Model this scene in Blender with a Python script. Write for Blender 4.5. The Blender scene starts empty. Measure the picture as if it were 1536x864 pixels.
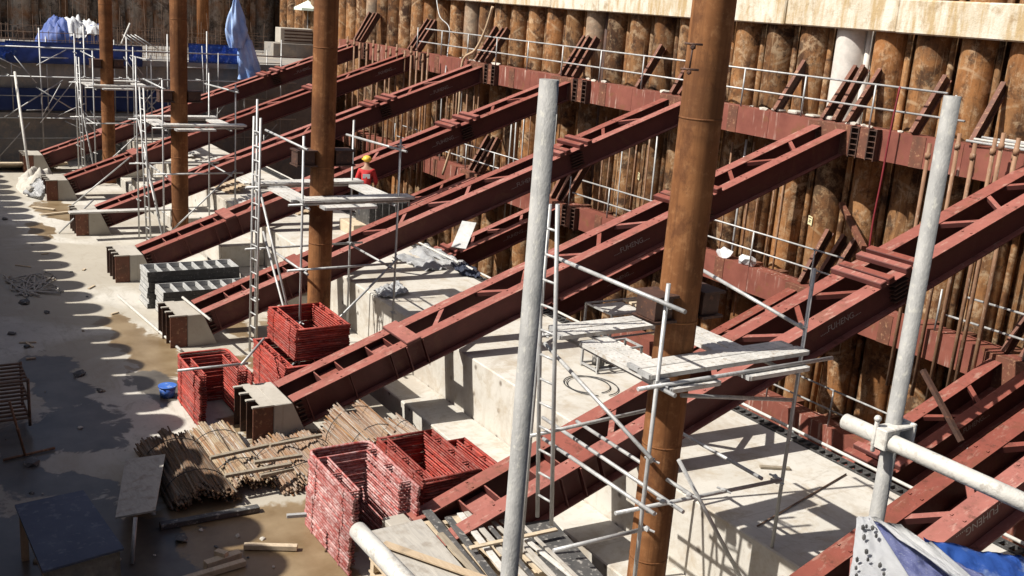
import bpy, bmesh, math, random
from mathutils import Vector, Matrix
random.seed(7)
S = bpy.context.scene
COL = S.collection
# ------------------------------------------------------------------ camera
F = 1568.571 / 1536
RR = Vector((0.5217412674, 0.8499714672, 0.0730380375))
UU = Vector((-0.2590188814, 0.0762562433, 0.9628573126))
DD = Vector((-0.8128316363, 0.5212806254, -0.2599446877))
cam_d = bpy.data.cameras.new('camera'); cam = bpy.data.objects.new('camera', cam_d); COL.objects.link(cam)
cam_d.sensor_width = 36; cam_d.lens = 36 * F; cam_d.clip_start = 0.05; cam_d.clip_end = 600
cam.matrix_world = Matrix(((RR.x, UU.x, -DD.x, 0), (RR.y, UU.y, -DD.y, 0), (RR.z, UU.z, -DD.z, 0), (0, 0, 0, 1)))
S.camera = cam
def ray(x, y): return ((x - 768) / 1536 / F) * RR - ((y - 432) / 1536 / F) * UU + DD
def XP(x, y, X): d = ray(x, y); return d * (X / d.x)          # survey helpers: a sight line met with a plane of the site
def YP(x, y, Y): d = ray(x, y); return d * (Y / d.y)
def ZP(x, y, Z): d = ray(x, y); return d * (Z / d.z)
# ------------------------------------------------------------------ site levels (metres, eye level = 0)
FL = -7.6          # slab the struts stand on
CT = -6.45         # top of the concrete raft
CY = 9.53          # face of the raft
BE = 8.65          # edge of the bench at its foot
CB = 12.5          # back edge of the raft
WY = 19.2          # face of the walers
PIT = -11.5
# ------------------------------------------------------------------ light
SUN = Vector((0.22, 0.9, -1.0)).normalized()
w = bpy.data.worlds.new('World'); S.world = w; w.use_nodes = True
nt = w.node_tree; bg = nt.nodes['Background']; sky = nt.nodes.new('ShaderNodeTexSky'); sky.sky_type = 'NISHITA'
sky.sun_disc = False; sky.sun_elevation = math.asin(-SUN.z); sky.sun_rotation = math.atan2(-SUN.x, -SUN.y)
nt.links.new(sky.outputs[0], bg.inputs[0]); bg.inputs[1].default_value = 0.06; sky.dust_density = 3.0; sky.air_density = 0.75; sky.ozone_density = 0.5
sl = bpy.data.lights.new('sun', 'SUN'); so = bpy.data.objects.new('sun', sl); COL.objects.link(so)
sl.energy = 5.0; sl.angle = math.radians(0.53); sl.color = (1, 0.955, 0.88)
so.rotation_euler = SUN.to_track_quat('-Z', 'Y').to_euler(); so.location = (0, -20, 30)
S.view_settings.view_transform = 'Standard'; S.view_settings.look = 'None'; S.view_settings.gamma = 1
S.view_settings.exposure = 0.52
S.cycles.max_bounces = 6; S.cycles.diffuse_bounces = 4
# ------------------------------------------------------------------ materials
class NT:
    def __init__(s, name):
        s.m = bpy.data.materials.new(name); s.m.use_nodes = True; s.t = s.m.node_tree
        s.b = s.t.nodes['Principled BSDF']
    def n(s, kind, **kw):
        x = s.t.nodes.new('ShaderNode' + kind)
        for k, v in kw.items():
            if k in x.inputs.keys(): x.inputs[k].default_value = v
            else: setattr(x, k, v)
        return x
    def l(s, a, b): s.t.links.new(a, b)
    def coord(s, world=False, stretch=(1, 1, 1), rand=True):
        if world:
            g = s.n('NewGeometry').outputs['Position']
        else:
            g = s.n('TexCoord').outputs['Object']
        mp = s.n('Mapping'); mp.inputs['Scale'].default_value = stretch; s.l(g, mp.inputs[0])
        if rand and not world:
            o = s.n('ObjectInfo'); mu = s.n('VectorMath', operation='SCALE'); mu.inputs['Scale'].default_value = 61.0
            cx = s.n('CombineXYZ'); s.l(o.outputs['Random'], cx.inputs[0]); s.l(o.outputs['Random'], cx.inputs[1]); s.l(o.outputs['Random'], cx.inputs[2])
            s.l(cx.outputs[0], mu.inputs[0]); s.l(mu.outputs[0], mp.inputs['Location'])
        return mp.outputs[0]
    def noise(s, c, scale, detail=5, rough=.6, dist=0):
        x = s.n('TexNoise', Scale=scale, Detail=detail, Roughness=rough, Distortion=dist); s.l(c, x.inputs['Vector']); return x.outputs['Fac']
    def ramp(s, f, *st):
        r = s.n('ValToRGB'); e = r.color_ramp.elements
        while len(e) < len(st): e.new(.5)
        for i, (p, c) in enumerate(st):
            e[i].position = p; e[i].color = (c, c, c, 1) if isinstance(c, (int, float)) else (*c, 1)
        s.l(f, r.inputs[0]); return r.outputs[0]
    def mix(s, f, a, b, bt='MIX'):
        x = s.n('Mix', data_type='RGBA', blend_type=bt)
        for sock, v in ((x.inputs[0], f), (x.inputs[6], a), (x.inputs[7], b)):
            if isinstance(v, (int, float)): sock.default_value = v if sock.type == 'VALUE' else (v, v, v, 1)
            elif isinstance(v, tuple): sock.default_value = (*v, 1)
            else: s.l(v, sock)
        return x.outputs[2]
    def math(s, op, a, b):
        x = s.n('Math', operation=op)
        for i, v in enumerate((a, b)):
            if isinstance(v, (int, float)): x.inputs[i].default_value = v
            else: s.l(v, x.inputs[i])
        return x.outputs[0]
    def bump(s, h, strength=.3, dist=.02):
        b = s.n('Bump', Strength=strength, Distance=dist); s.l(h, b.inputs['Height']); s.l(b.outputs[0], s.b.inputs['Normal'])
    def out(s, col=None, rough=.6, metal=0., spec=None):
        if col is not None:
            if isinstance(col, tuple): s.b.inputs['Base Color'].default_value = (*col, 1)
            else: s.l(col, s.b.inputs['Base Color'])
        if isinstance(rough, (int, float)): s.b.inputs['Roughness'].default_value = rough
        else: s.l(rough, s.b.inputs['Roughness'])
        s.b.inputs['Metallic'].default_value = metal
        if spec is not None: s.b.inputs['Specular IOR Level'].default_value = spec
        return s.m
def simple(name, c1, c2, scale=3, rough=.6, metal=0, stretch=(1, 1, 1), bump=.15, dirt=None, spec=None):
    k = NT(name); c = k.coord(stretch=stretch); f = k.noise(c, scale)
    col = k.mix(k.ramp(f, (.35, 0.), (.65, 1.)), c1, c2)
    if dirt:
        f2 = k.noise(c, scale * 4.3, 6); col = k.mix(k.ramp(f2, (.56, 0.), (.66, .8)), col, dirt)
    if bump: k.bump(k.noise(c, scale * 9), bump, .01)
    return k.out(col, rough, metal, spec)
def m_rust(name, dark, mid, light, pale, wscale=1., cement=None, zc=-2.3):
    k = NT(name); c = k.coord(stretch=(1, 1, .4)); c2 = k.coord(stretch=(1, 1, 1))
    n1 = k.noise(c, 1.5 * wscale, 9, .7, .5); n2 = k.noise(c2, 3.4 * wscale, 9, .74, .3)
    col = k.ramp(n1, (.3, dark), (.42, mid), (.55, light), (.68, mid))
    col = k.mix(k.ramp(n2, (.5, 0.), (.6, .8)), col, pale)
    n4 = k.noise(c2, 1.3 * wscale, 8, .75, .2); col = k.mix(k.ramp(n4, (.51, 0.), (.58, .8)), col, dark)
    n6 = k.noise(c2, .7, 6, .7); col = k.mix(k.ramp(n6, (.5, 0.), (.62, .6)), col, (.3, .125, .04))
    st = k.noise(k.coord(stretch=(11, 11, .3)), 2.0, 6, .65); col = k.mix(k.ramp(st, (.54, 0.), (.7, .5)), col, dark)
    st2 = k.noise(k.coord(stretch=(13, 13, .35)), 1.7, 6, .7); col = k.mix(k.ramp(st2, (.6, 0.), (.68, .55)), col, tuple(min(1, x * 1.25) for x in pale))
    wv = k.n('TexWave', wave_type='BANDS', bands_direction='DIAGONAL', Scale=.22, Distortion=.25, Detail=4)
    wv.inputs['Detail Scale'].default_value = 3; k.l(k.coord(stretch=(.8, .8, 1.6)), wv.inputs['Vector'])
    n5 = k.noise(c2, 2.3, 3)
    col = k.mix(k.math('MULTIPLY', k.ramp(wv.outputs['Fac'], (.994, 0.), (.998, .6)), k.ramp(n5, (.45, 0.), (.55, 1.))), col, pale)
    n3 = k.noise(c2, 15, 7, .75); col = k.mix(k.ramp(n3, (.57, 0.), (.66, .6)), col, dark)
    oi = k.n('ObjectInfo'); hs = k.n('HueSaturation'); k.l(col, hs.inputs['Color'])
    k.l(k.ramp(oi.outputs['Random'], (0., .58), (1., 1.25)), hs.inputs['Value']); col = hs.outputs[0]
    if cement:
        g = k.n('NewGeometry'); sp = k.n('SeparateXYZ'); k.l(g.outputs['Position'], sp.inputs[0])
        zz = k.math('ADD', k.math('MULTIPLY', k.math('SUBTRACT', sp.outputs[2], zc), .9), k.math('MULTIPLY', k.math('SUBTRACT', st, .5), 1.6))
        col = k.mix(k.math('MULTIPLY', k.ramp(zz, (.0, 0.), (.12, 1. if cement[0] > .5 else .4)), k.ramp(k.math('MULTIPLY', sp.outputs[2], .5), (.2, 1.), (.4, 0.))), col, k.ramp(n2, (.3, tuple(x * .72 for x in cement)), (.6, cement)))
    k.bump(k.mix(.5, n2, n3), .45, .02)
    return k.out(col, .82, 0, .2)
MAT = {}
MAT['pile'] = m_rust('pile rust', (.028, .014, .009), (.12, .058, .027), (.265, .135, .056), (.4, .285, .175))
MAT['pale_pile'] = m_rust('cement dusted pile rust', (.06, .035, .022), (.17, .09, .045), (.3, .17, .085), (.45, .35, .24), 1., (.42, .35, .27), -1.4)
MAT['pile_dark'] = m_rust('old pile rust', (.05, .035, .025), (.2, .15, .11), (.34, .28, .21), (.42, .36, .29))
MAT['white_pile'] = m_rust('cement washed pile', (.04, .02, .011), (.15, .075, .036), (.31, .165, .075), (.4, .27, .15), 1., (.62, .58, .53), -2.4)
def m_post():
    k = NT('king post rust'); c = k.coord(stretch=(1, 1, .5)); n = k.noise(c, 1.1, 8, .6, .4); n2 = k.noise(k.coord(), 6, 8, .7)
    col = k.ramp(n, (.3, (.085, .034, .014)), (.48, (.19, .078, .029)), (.68, (.275, .122, .047)))
    col = k.mix(k.ramp(n2, (.52, 0.), (.66, .6)), col, (.36, .18, .08)); n7 = k.noise(k.coord(stretch=(1, 1, .6)), 2.3, 8, .75); col = k.mix(k.ramp(n7, (.52, 0.), (.62, .65)), col, (.085, .032, .014)); st = k.noise(k.coord(stretch=(8, 8, .2)), 2, 6)
    bd = k.noise(k.coord(stretch=(.12, .12, 1.1)), 1.0, 5, .6); col = k.mix(k.ramp(bd, (.5, 0.), (.6, .55)), col, (.09, .036, .015))
    col = k.mix(k.ramp(st, (.5, 0.), (.66, .6)), col, (.09, .036, .015)); n3 = k.noise(k.coord(), 22, 6, .75)
    col = k.mix(k.ramp(n3, (.66, 0.), (.73, .6)), col, (.46, .32, .19)); n8 = k.noise(k.coord(stretch=(1, 1, .8)), 4.5, 9, .8); col = k.mix(k.ramp(n8, (.66, 0.), (.69, .7)), col, (.5, .44, .36)); n9 = k.noise(k.coord(stretch=(1.5, 1.5, 1)), 1.7, 8, .8, .8); col = k.mix(k.ramp(n9, (.56, 0.), (.6, .55)), col, (.12, .05, .02)); k.bump(n2, .35, .012); return k.out(col, .78, 0, .2)
MAT['post'] = m_post()
def m_red(name, top, low, dust_or_lit, mark):
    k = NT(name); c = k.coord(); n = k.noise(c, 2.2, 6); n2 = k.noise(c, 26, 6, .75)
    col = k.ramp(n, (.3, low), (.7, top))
    g = k.n('NewGeometry'); sp = k.n('SeparateXYZ'); k.l(g.outputs['Normal'], sp.inputs[0])      # sunlit dusty tops and dark shaded webs put into the red
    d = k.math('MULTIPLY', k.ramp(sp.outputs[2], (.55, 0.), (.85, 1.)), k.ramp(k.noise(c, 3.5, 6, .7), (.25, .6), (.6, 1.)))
    col = k.mix(d, col, dust_or_lit)
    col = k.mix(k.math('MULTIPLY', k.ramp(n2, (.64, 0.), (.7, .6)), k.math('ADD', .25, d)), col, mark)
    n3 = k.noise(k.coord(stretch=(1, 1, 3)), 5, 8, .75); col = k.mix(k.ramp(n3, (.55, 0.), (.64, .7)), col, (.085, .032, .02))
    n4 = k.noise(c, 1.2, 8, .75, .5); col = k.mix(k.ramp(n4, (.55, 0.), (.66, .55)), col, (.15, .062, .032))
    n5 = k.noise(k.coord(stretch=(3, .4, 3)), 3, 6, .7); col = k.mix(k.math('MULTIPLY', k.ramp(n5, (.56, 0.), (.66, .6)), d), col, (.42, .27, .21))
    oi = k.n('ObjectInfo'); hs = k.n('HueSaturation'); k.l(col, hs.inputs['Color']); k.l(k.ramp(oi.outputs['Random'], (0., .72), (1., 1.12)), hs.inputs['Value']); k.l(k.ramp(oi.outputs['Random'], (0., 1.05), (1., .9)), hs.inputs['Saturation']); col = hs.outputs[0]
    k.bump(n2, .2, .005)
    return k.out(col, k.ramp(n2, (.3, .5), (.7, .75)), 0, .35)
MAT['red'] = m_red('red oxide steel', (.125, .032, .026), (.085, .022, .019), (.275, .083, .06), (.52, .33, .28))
MAT['red_far'] = MAT['red']
def m_waler():
    k = NT('waler red oxide with cement drips'); c = k.coord(); n = k.noise(c, 1.7, 6)
    col = k.ramp(n, (.3, (.15, .047, .034)), (.7, (.24, .082, .058)))
    d = k.noise(k.coord(stretch=(7, 7, .5)), 1.6, 7, .65); m = k.noise(c, .9, 3)
    f = k.math('MULTIPLY', k.ramp(d, (.55, 0.), (.68, .9)), k.ramp(m, (.48, 0.), (.6, 1.)))
    col = k.mix(f, col, (.6, .46, .38))
    r = k.noise(c, 3.1, 6, .7); col = k.mix(k.ramp(r, (.56, 0.), (.66, .7)), col, (.17, .08, .035))
    k.bump(k.noise(c, 20), .1, .004); return k.out(col, .62, 0, .3)
MAT['waler'] = m_waler()
MAT['rusty_red'] = simple('rusted red steel', (.17, .06, .034), (.1, .04, .023), 3, .7, 0, bump=.2, dirt=(.33, .18, .1))
MAT['dark_steel'] = simple('dark brown steel', (.075, .034, .022), (.04, .02, .014), 4, .7, 0, bump=.2, dirt=(.14, .06, .03))
MAT['rod'] = simple('rusty rod', (.27, .15, .085), (.17, .085, .045), 4, .75, 0, (1, 1, .4), .2, (.38, .28, .2))
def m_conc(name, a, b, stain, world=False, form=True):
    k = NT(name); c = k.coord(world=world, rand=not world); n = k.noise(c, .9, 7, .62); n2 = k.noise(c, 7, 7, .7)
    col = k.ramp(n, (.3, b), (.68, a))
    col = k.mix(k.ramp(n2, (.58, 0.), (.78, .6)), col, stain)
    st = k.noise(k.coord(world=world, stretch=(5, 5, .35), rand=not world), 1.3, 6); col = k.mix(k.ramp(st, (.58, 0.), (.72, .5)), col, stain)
    if form:
        g = k.n('SeparateXYZ'); k.l(c, g.inputs[0]); x = k.math('FRACT', k.math('MULTIPLY', g.outputs[0], .55), 0)
        col = k.mix(k.ramp(x, (0., .55), (.012, 0.)), col, (.3, .26, .21))
    if form:
        y = k.math('FRACT', k.math('MULTIPLY', g.outputs[1], .82), 0); col = k.mix(k.ramp(y, (0., .4), (.016, 0.)), col, (.3, .26, .21))
        u = k.math('SUBTRACT', k.math('FRACT', k.math('MULTIPLY', g.outputs[0], 1.1), 0), .5); v = k.math('SUBTRACT', k.math('FRACT', k.math('MULTIPLY', g.outputs[2], 1.9), 0), .5)
        rr = k.math('ADD', k.math('MULTIPLY', k.math('MULTIPLY', u, u), 1 / 1.21), k.math('MULTIPLY', k.math('MULTIPLY', v, v), 1 / 3.61))
        gn = k.n('NewGeometry'); sn = k.n('SeparateXYZ'); k.l(gn.outputs['Normal'], sn.inputs[0])
        hole = k.math('MULTIPLY', k.ramp(rr, (.0004, 1.), (.0007, 0.)), k.ramp(k.math('ABSOLUTE', sn.outputs[2], 0), (.2, 1.), (.5, 0.))); col = k.mix(hole, col, (.12, .1, .085))
        n5 = k.noise(c, 2.1, 9, .75, .4); col = k.mix(k.ramp(n5, (.5, 0.), (.64, .75)), col, (.39, .33, .25))
        n6 = k.noise(c, .6, 8, .7, 1.0); col = k.mix(k.ramp(n6, (.5, 0.), (.62, .6)), col, (.36, .31, .25)); n7 = k.noise(k.coord(world=True, stretch=(2.5, .6, 1), rand=False), 1.9, 8, .8); col = k.mix(k.ramp(n7, (.58, 0.), (.65, .5)), col, (.27, .23, .18)); n8 = k.noise(c, 30, 5, .8); col = k.mix(k.ramp(n8, (.63, 0.), (.7, .5)), col, (.3, .26, .21))
    k.bump(n2, .25, .01); return k.out(col, .85, 0, .2)
MAT['concrete'] = m_conc('pale raft concrete', (.55, .525, .475), (.46, .435, .385), (.36, .315, .25), True)
MAT['block'] = m_conc('footing concrete', (.46, .43, .375), (.34, .31, .265), (.26, .22, .17), False, False)
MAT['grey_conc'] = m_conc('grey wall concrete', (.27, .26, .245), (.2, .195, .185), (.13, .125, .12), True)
def m_cap():
    k = NT('capping beam shotcrete'); c = k.coord(world=True); n = k.noise(c, 1.3, 7, .65); n2 = k.noise(c, 14, 6, .75)
    col = k.ramp(n, (.3, (.5, .44, .33)), (.66, (.7, .66, .57)))
    s = k.noise(k.coord(world=True, stretch=(3, 3, .5)), 1.1, 7, .7)
    col = k.mix(k.ramp(s, (.46, 0.), (.62, .9)), col, (.42, .3, .15)); s2 = k.noise(k.coord(world=True, stretch=(1.2, 1, 1)), 2.6, 8, .7); col = k.mix(k.ramp(s2, (.55, 0.), (.68, .8)), col, (.33, .24, .14))
    col = k.mix(k.ramp(n2, (.6, 0.), (.7, .6)), col, (.3, .23, .15))
    k.bump(n2, .6, .03); return k.out(col, .9, 0, .15)
MAT['cap'] = m_cap()
def m_floor():
    k = NT('wet and dry concrete slab'); c = k.coord(world=True)
    n = k.noise(c, .55, 7, .6); f = k.noise(c, 4, 8, .7); g = k.n('SeparateXYZ'); k.l(c, g.inputs[0])
    dry = k.ramp(n, (.3, (.43, .405, .36)), (.7, (.58, .55, .485)))
    dry = k.mix(k.ramp(f, (.55, 0.), (.8, .5)), dry, (.36, .31, .24))
    # puddles and damp marks, each where it lies on the slab
    def pools(lst):
        acc = None
        for (px, py, rx, ry) in lst:
            q = ZP(px, py, FL); v = k.n('VectorMath', operation='SUBTRACT'); k.l(c, v.inputs[0]); v.inputs[1].default_value = q
            sc = k.n('VectorMath', operation='MULTIPLY'); k.l(v.outputs[0], sc.inputs[0]); sc.inputs[1].default_value = (1 / rx, 1 / ry, 0)
            ln = k.n('VectorMath', operation='LENGTH'); k.l(sc.outputs[0], ln.inputs[0]); d = k.math('SUBTRACT', 1, ln.outputs['Value'])
            acc = d if acc is None else k.math('MAXIMUM', acc, d)
        return acc
    nz = k.math('MULTIPLY', k.math('SUBTRACT', k.noise(c, .95, 6, .6, .5), .5), 3.2)
    dark = k.math('ADD', pools([(120, 645, 1.5, .75), (40, 660, 1.2, .6), (70, 800, 2.2, 1.1), (180, 850, 1.4, .9), (90, 575, 1.8, .55), (230, 575, .9, .5), (40, 720, 1.0, .5)]), nz)
    brown = k.math('ADD', pools([(235, 535, 1.9, .75), (190, 500, 1.5, .45), (330, 790, 1.7, 1.3), (400, 640, .9, .8), (420, 560, 2.0, .7), (440, 500, 1.5, .6), (560, 720, 3, 1.2), (420, 850, 1.6, 1.2), (85, 315, 1.6, .5), (60, 345, 1.5, .35), (330, 480, 1.6, .5)]), nz)
    wet = k.ramp(dark, (0., 0.), (.12, 1.)); bw = k.ramp(brown, (0., 0.), (.14, 1.))
    grit = k.noise(c, 22, 6, .8); dry = k.mix(k.ramp(grit, (.6, 0.), (.68, .6)), dry, (.27, .24, .2)); sc = k.noise(k.coord(world=True, stretch=(.5, 2.2, 1)), 1.6, 9, .75, .8); dry = k.mix(k.ramp(sc, (.53, 0.), (.64, .55)), dry, (.34, .3, .24))
    damp = k.ramp(k.noise(c, .33, 7, .6, .6), (.42, 0.), (.56, .7)); sp2 = k.noise(c, 2.6, 9, .8, .6); dry = k.mix(k.ramp(sp2, (.54, 0.), (.62, .55)), dry, (.3, .275, .235))
    col = k.mix(damp, dry, (.33, .29, .225))
    col = k.mix(bw, col, k.ramp(k.noise(c, 1.4, 6), (.35, (.17, .115, .06)), (.65, (.27, .2, .12))))
    col = k.mix(wet, col, k.ramp(k.noise(c, 1.4, 6), (.35, (.075, .065, .055)), (.65, (.14, .125, .105))))
    rg = k.ramp(k.math('MAXIMUM', wet, bw), (0., .85), (1., .3))
    k.bump(f, .12, .01); return k.out(col, rg, 0, .4)
MAT['floor'] = m_floor()
MAT['pitfloor'] = simple('pit mud', (.12, .09, .06), (.07, .05, .035), 1, .9)
MAT['earth'] = simple('ground', (.3, .26, .2), (.22, .19, .15), .3, .95)
MAT['galv'] = simple('galvanised tube', (.5, .5, .49), (.34, .34, .335), 6, .5, .25, (1, 1, .5), .08, (.28, .26, .24))
MAT['galv_near'] = simple('weathered galvanised tube', (.31, .305, .29), (.21, .208, .2), 16, .65, .0, (1, 1, .6), .3, (.36, .35, .31))
MAT['white_tube'] = simple('white tube', (.6, .58, .53), (.46, .44, .4), 9, .55, 0, (1, 1, 1), .25, (.36, .33, .29))
MAT['plank'] = simple('galvanised plank', (.66, .64, .6), (.5, .485, .45), 3, .55, .15, (1, 1, 1), .1, (.4, .34, .27))
def m_wood(name, a, b):
    k = NT(name); c = k.coord(stretch=(1, 9, 9)); n = k.noise(c, 2, 6, .6, 1.); c2 = k.coord(); n2 = k.noise(c2, 5, 6)
    col = k.mix(k.ramp(n2, (.52, 0.), (.72, .6)), k.ramp(n, (.3, a), (.7, b)), (.2, .16, .12)); k.bump(n, .2, .006); return k.out(col, .8, 0, .2)
MAT['wood'] = m_wood('weathered timber', (.46, .37, .26), (.58, .48, .35))
MAT['wood_dark'] = m_wood('old grey timber', (.2, .17, .13), (.34, .29, .22))
MAT['ply'] = m_wood('grey plywood', (.33, .31, .28), (.46, .43, .38))
MAT['ply_tan'] = m_wood('tan plywood', (.4, .3, .2), (.5, .4, .28))
MAT['ply_dark'] = simple('black film plywood', (.1, .095, .09), (.05, .05, .05), 3, .6, 0, bump=.2, dirt=(.36, .34, .31))
def m_trestle(name, lo, hi, dust_or_lit, amt):
    k = NT(name); c = k.coord(); oi = k.n('ObjectInfo'); n = k.noise(c, 7, 6, .7); n2 = k.noise(c, 6, 9, .8)
    col = k.mix(k.ramp(n, (.35, 0.), (.65, 1.)), lo, hi); hs = k.n('HueSaturation'); k.l(col, hs.inputs['Color']); k.l(k.ramp(oi.outputs['Random'], (0., .6), (1., 1.25)), hs.inputs['Value'])
    d = k.math('MULTIPLY', k.ramp(n2, (.44, 0.), (.62, amt)), k.ramp(oi.outputs['Random'], (0., 1.), (.5, .55), (1., 1.)))
    k.bump(n2, .2, .006); return k.out(k.mix(d, hs.outputs[0], dust_or_lit), .6, 0, .3)
MAT['frame_red'] = m_trestle('painted red trestle', (.22, .022, .016), (.36, .045, .028), (.5, .3, .26), .3)
MAT['frame_pale'] = m_trestle('cement dusted red trestle', (.24, .04, .035), (.38, .1, .085), (.62, .48, .46), .85)
MAT['form'] = simple('aluminium form panel', (.5, .5, .485), (.36, .36, .35), 4, .6, .1, bump=.1, dirt=(.62, .6, .56))
MAT['black'] = simple('black form face', (.035, .034, .034), (.06, .058, .055), 4, .6, 0, bump=.15, dirt=(.16, .155, .15))
MAT['blue'] = simple('blue tarpaulin', (.035, .1, .4), (.05, .15, .5), 3, .5, 0, bump=.25, dirt=(.3, .38, .55))
MAT['blue_worn'] = simple('worn pale blue sheeting', (.2, .225, .42), (.12, .14, .33), 26, .6, 0, (1, 1, 3), .3, (.36, .38, .5))
MAT['blue_dull'] = simple('dusty blue sheeting', (.04, .075, .24), (.06, .1, .3), 1.5, .65, 0, bump=.25)
MAT['blue_pale'] = simple('pale blue cloth', (.2, .35, .72), (.42, .56, .84), 2, .7, 0, bump=.3)
MAT['white_cloth'] = simple('white plastic cloth', (.66, .66, .65), (.5, .51, .53), 3, .6, 0, bump=.3)
MAT['umbrella'] = simple('pale green umbrella', (.62, .74, .62), (.72, .8, .7), 3, .7, 0, bump=0)
MAT['slate'] = simple('dark blue grey sheet', (.05, .062, .1), (.075, .088, .13), 2, .6, 0, bump=.15, dirt=(.14, .15, .18))
MAT['shirt'] = simple('red shirt', (.55, .03, .03), (.42, .02, .02), 6, .8)
MAT['skin'] = simple('skin', (.36, .2, .13), (.32, .17, .11), 9, .6, bump=0)
MAT['hat'] = simple('yellow helmet', (.75, .5, .06), (.65, .43, .05), 5, .4, bump=0)
MAT['trousers'] = simple('dark trousers', (.04, .045, .06), (.03, .03, .04), 6, .9)
MAT['yellow'] = simple('cream tag', (.72, .66, .4), (.66, .6, .36), 6, .6, bump=0)
MAT['ink'] = simple('ink', (.06, .05, .04), (.05, .04, .03), 6, .8, bump=0)
MAT['lettering'] = simple('worn stencil paint', (.4, .36, .34), (.24, .2, .19), 12, .8, bump=0)
MAT['hose'] = simple('tan hose', (.5, .36, .23), (.42, .3, .19), 3, .6)
MAT['cable'] = simple('black cable', (.03, .03, .03), (.02, .02, .02), 3, .6)
MAT['redrope'] = simple('red rope', (.2, .015, .02), (.15, .012, .018), 3, .7)
MAT['rebar'] = simple('rebar', (.19, .12, .08), (.12, .075, .05), 8, .8)
def m_rods(name, cols):
    k = NT(name); oi = k.n('ObjectInfo'); c = k.coord(); n = k.noise(c, 5, 5)
    col = k.ramp(oi.outputs['Random'], *[(i / (len(cols) - 1), q) for i, q in enumerate(cols)]); col = k.mix(k.ramp(n, (.45, 0.), (.65, .6)), col, (.22, .11, .05)); return k.out(col, .75, 0, .25)
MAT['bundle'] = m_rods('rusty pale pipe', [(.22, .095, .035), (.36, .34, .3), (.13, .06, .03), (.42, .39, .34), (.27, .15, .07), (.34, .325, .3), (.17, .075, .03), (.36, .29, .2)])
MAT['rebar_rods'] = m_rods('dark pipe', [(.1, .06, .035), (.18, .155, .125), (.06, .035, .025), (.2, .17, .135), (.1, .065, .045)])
MAT['debris'] = simple('rubble', (.5, .47, .41), (.38, .35, .3), 5, .9, 0, bump=.4)
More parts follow.
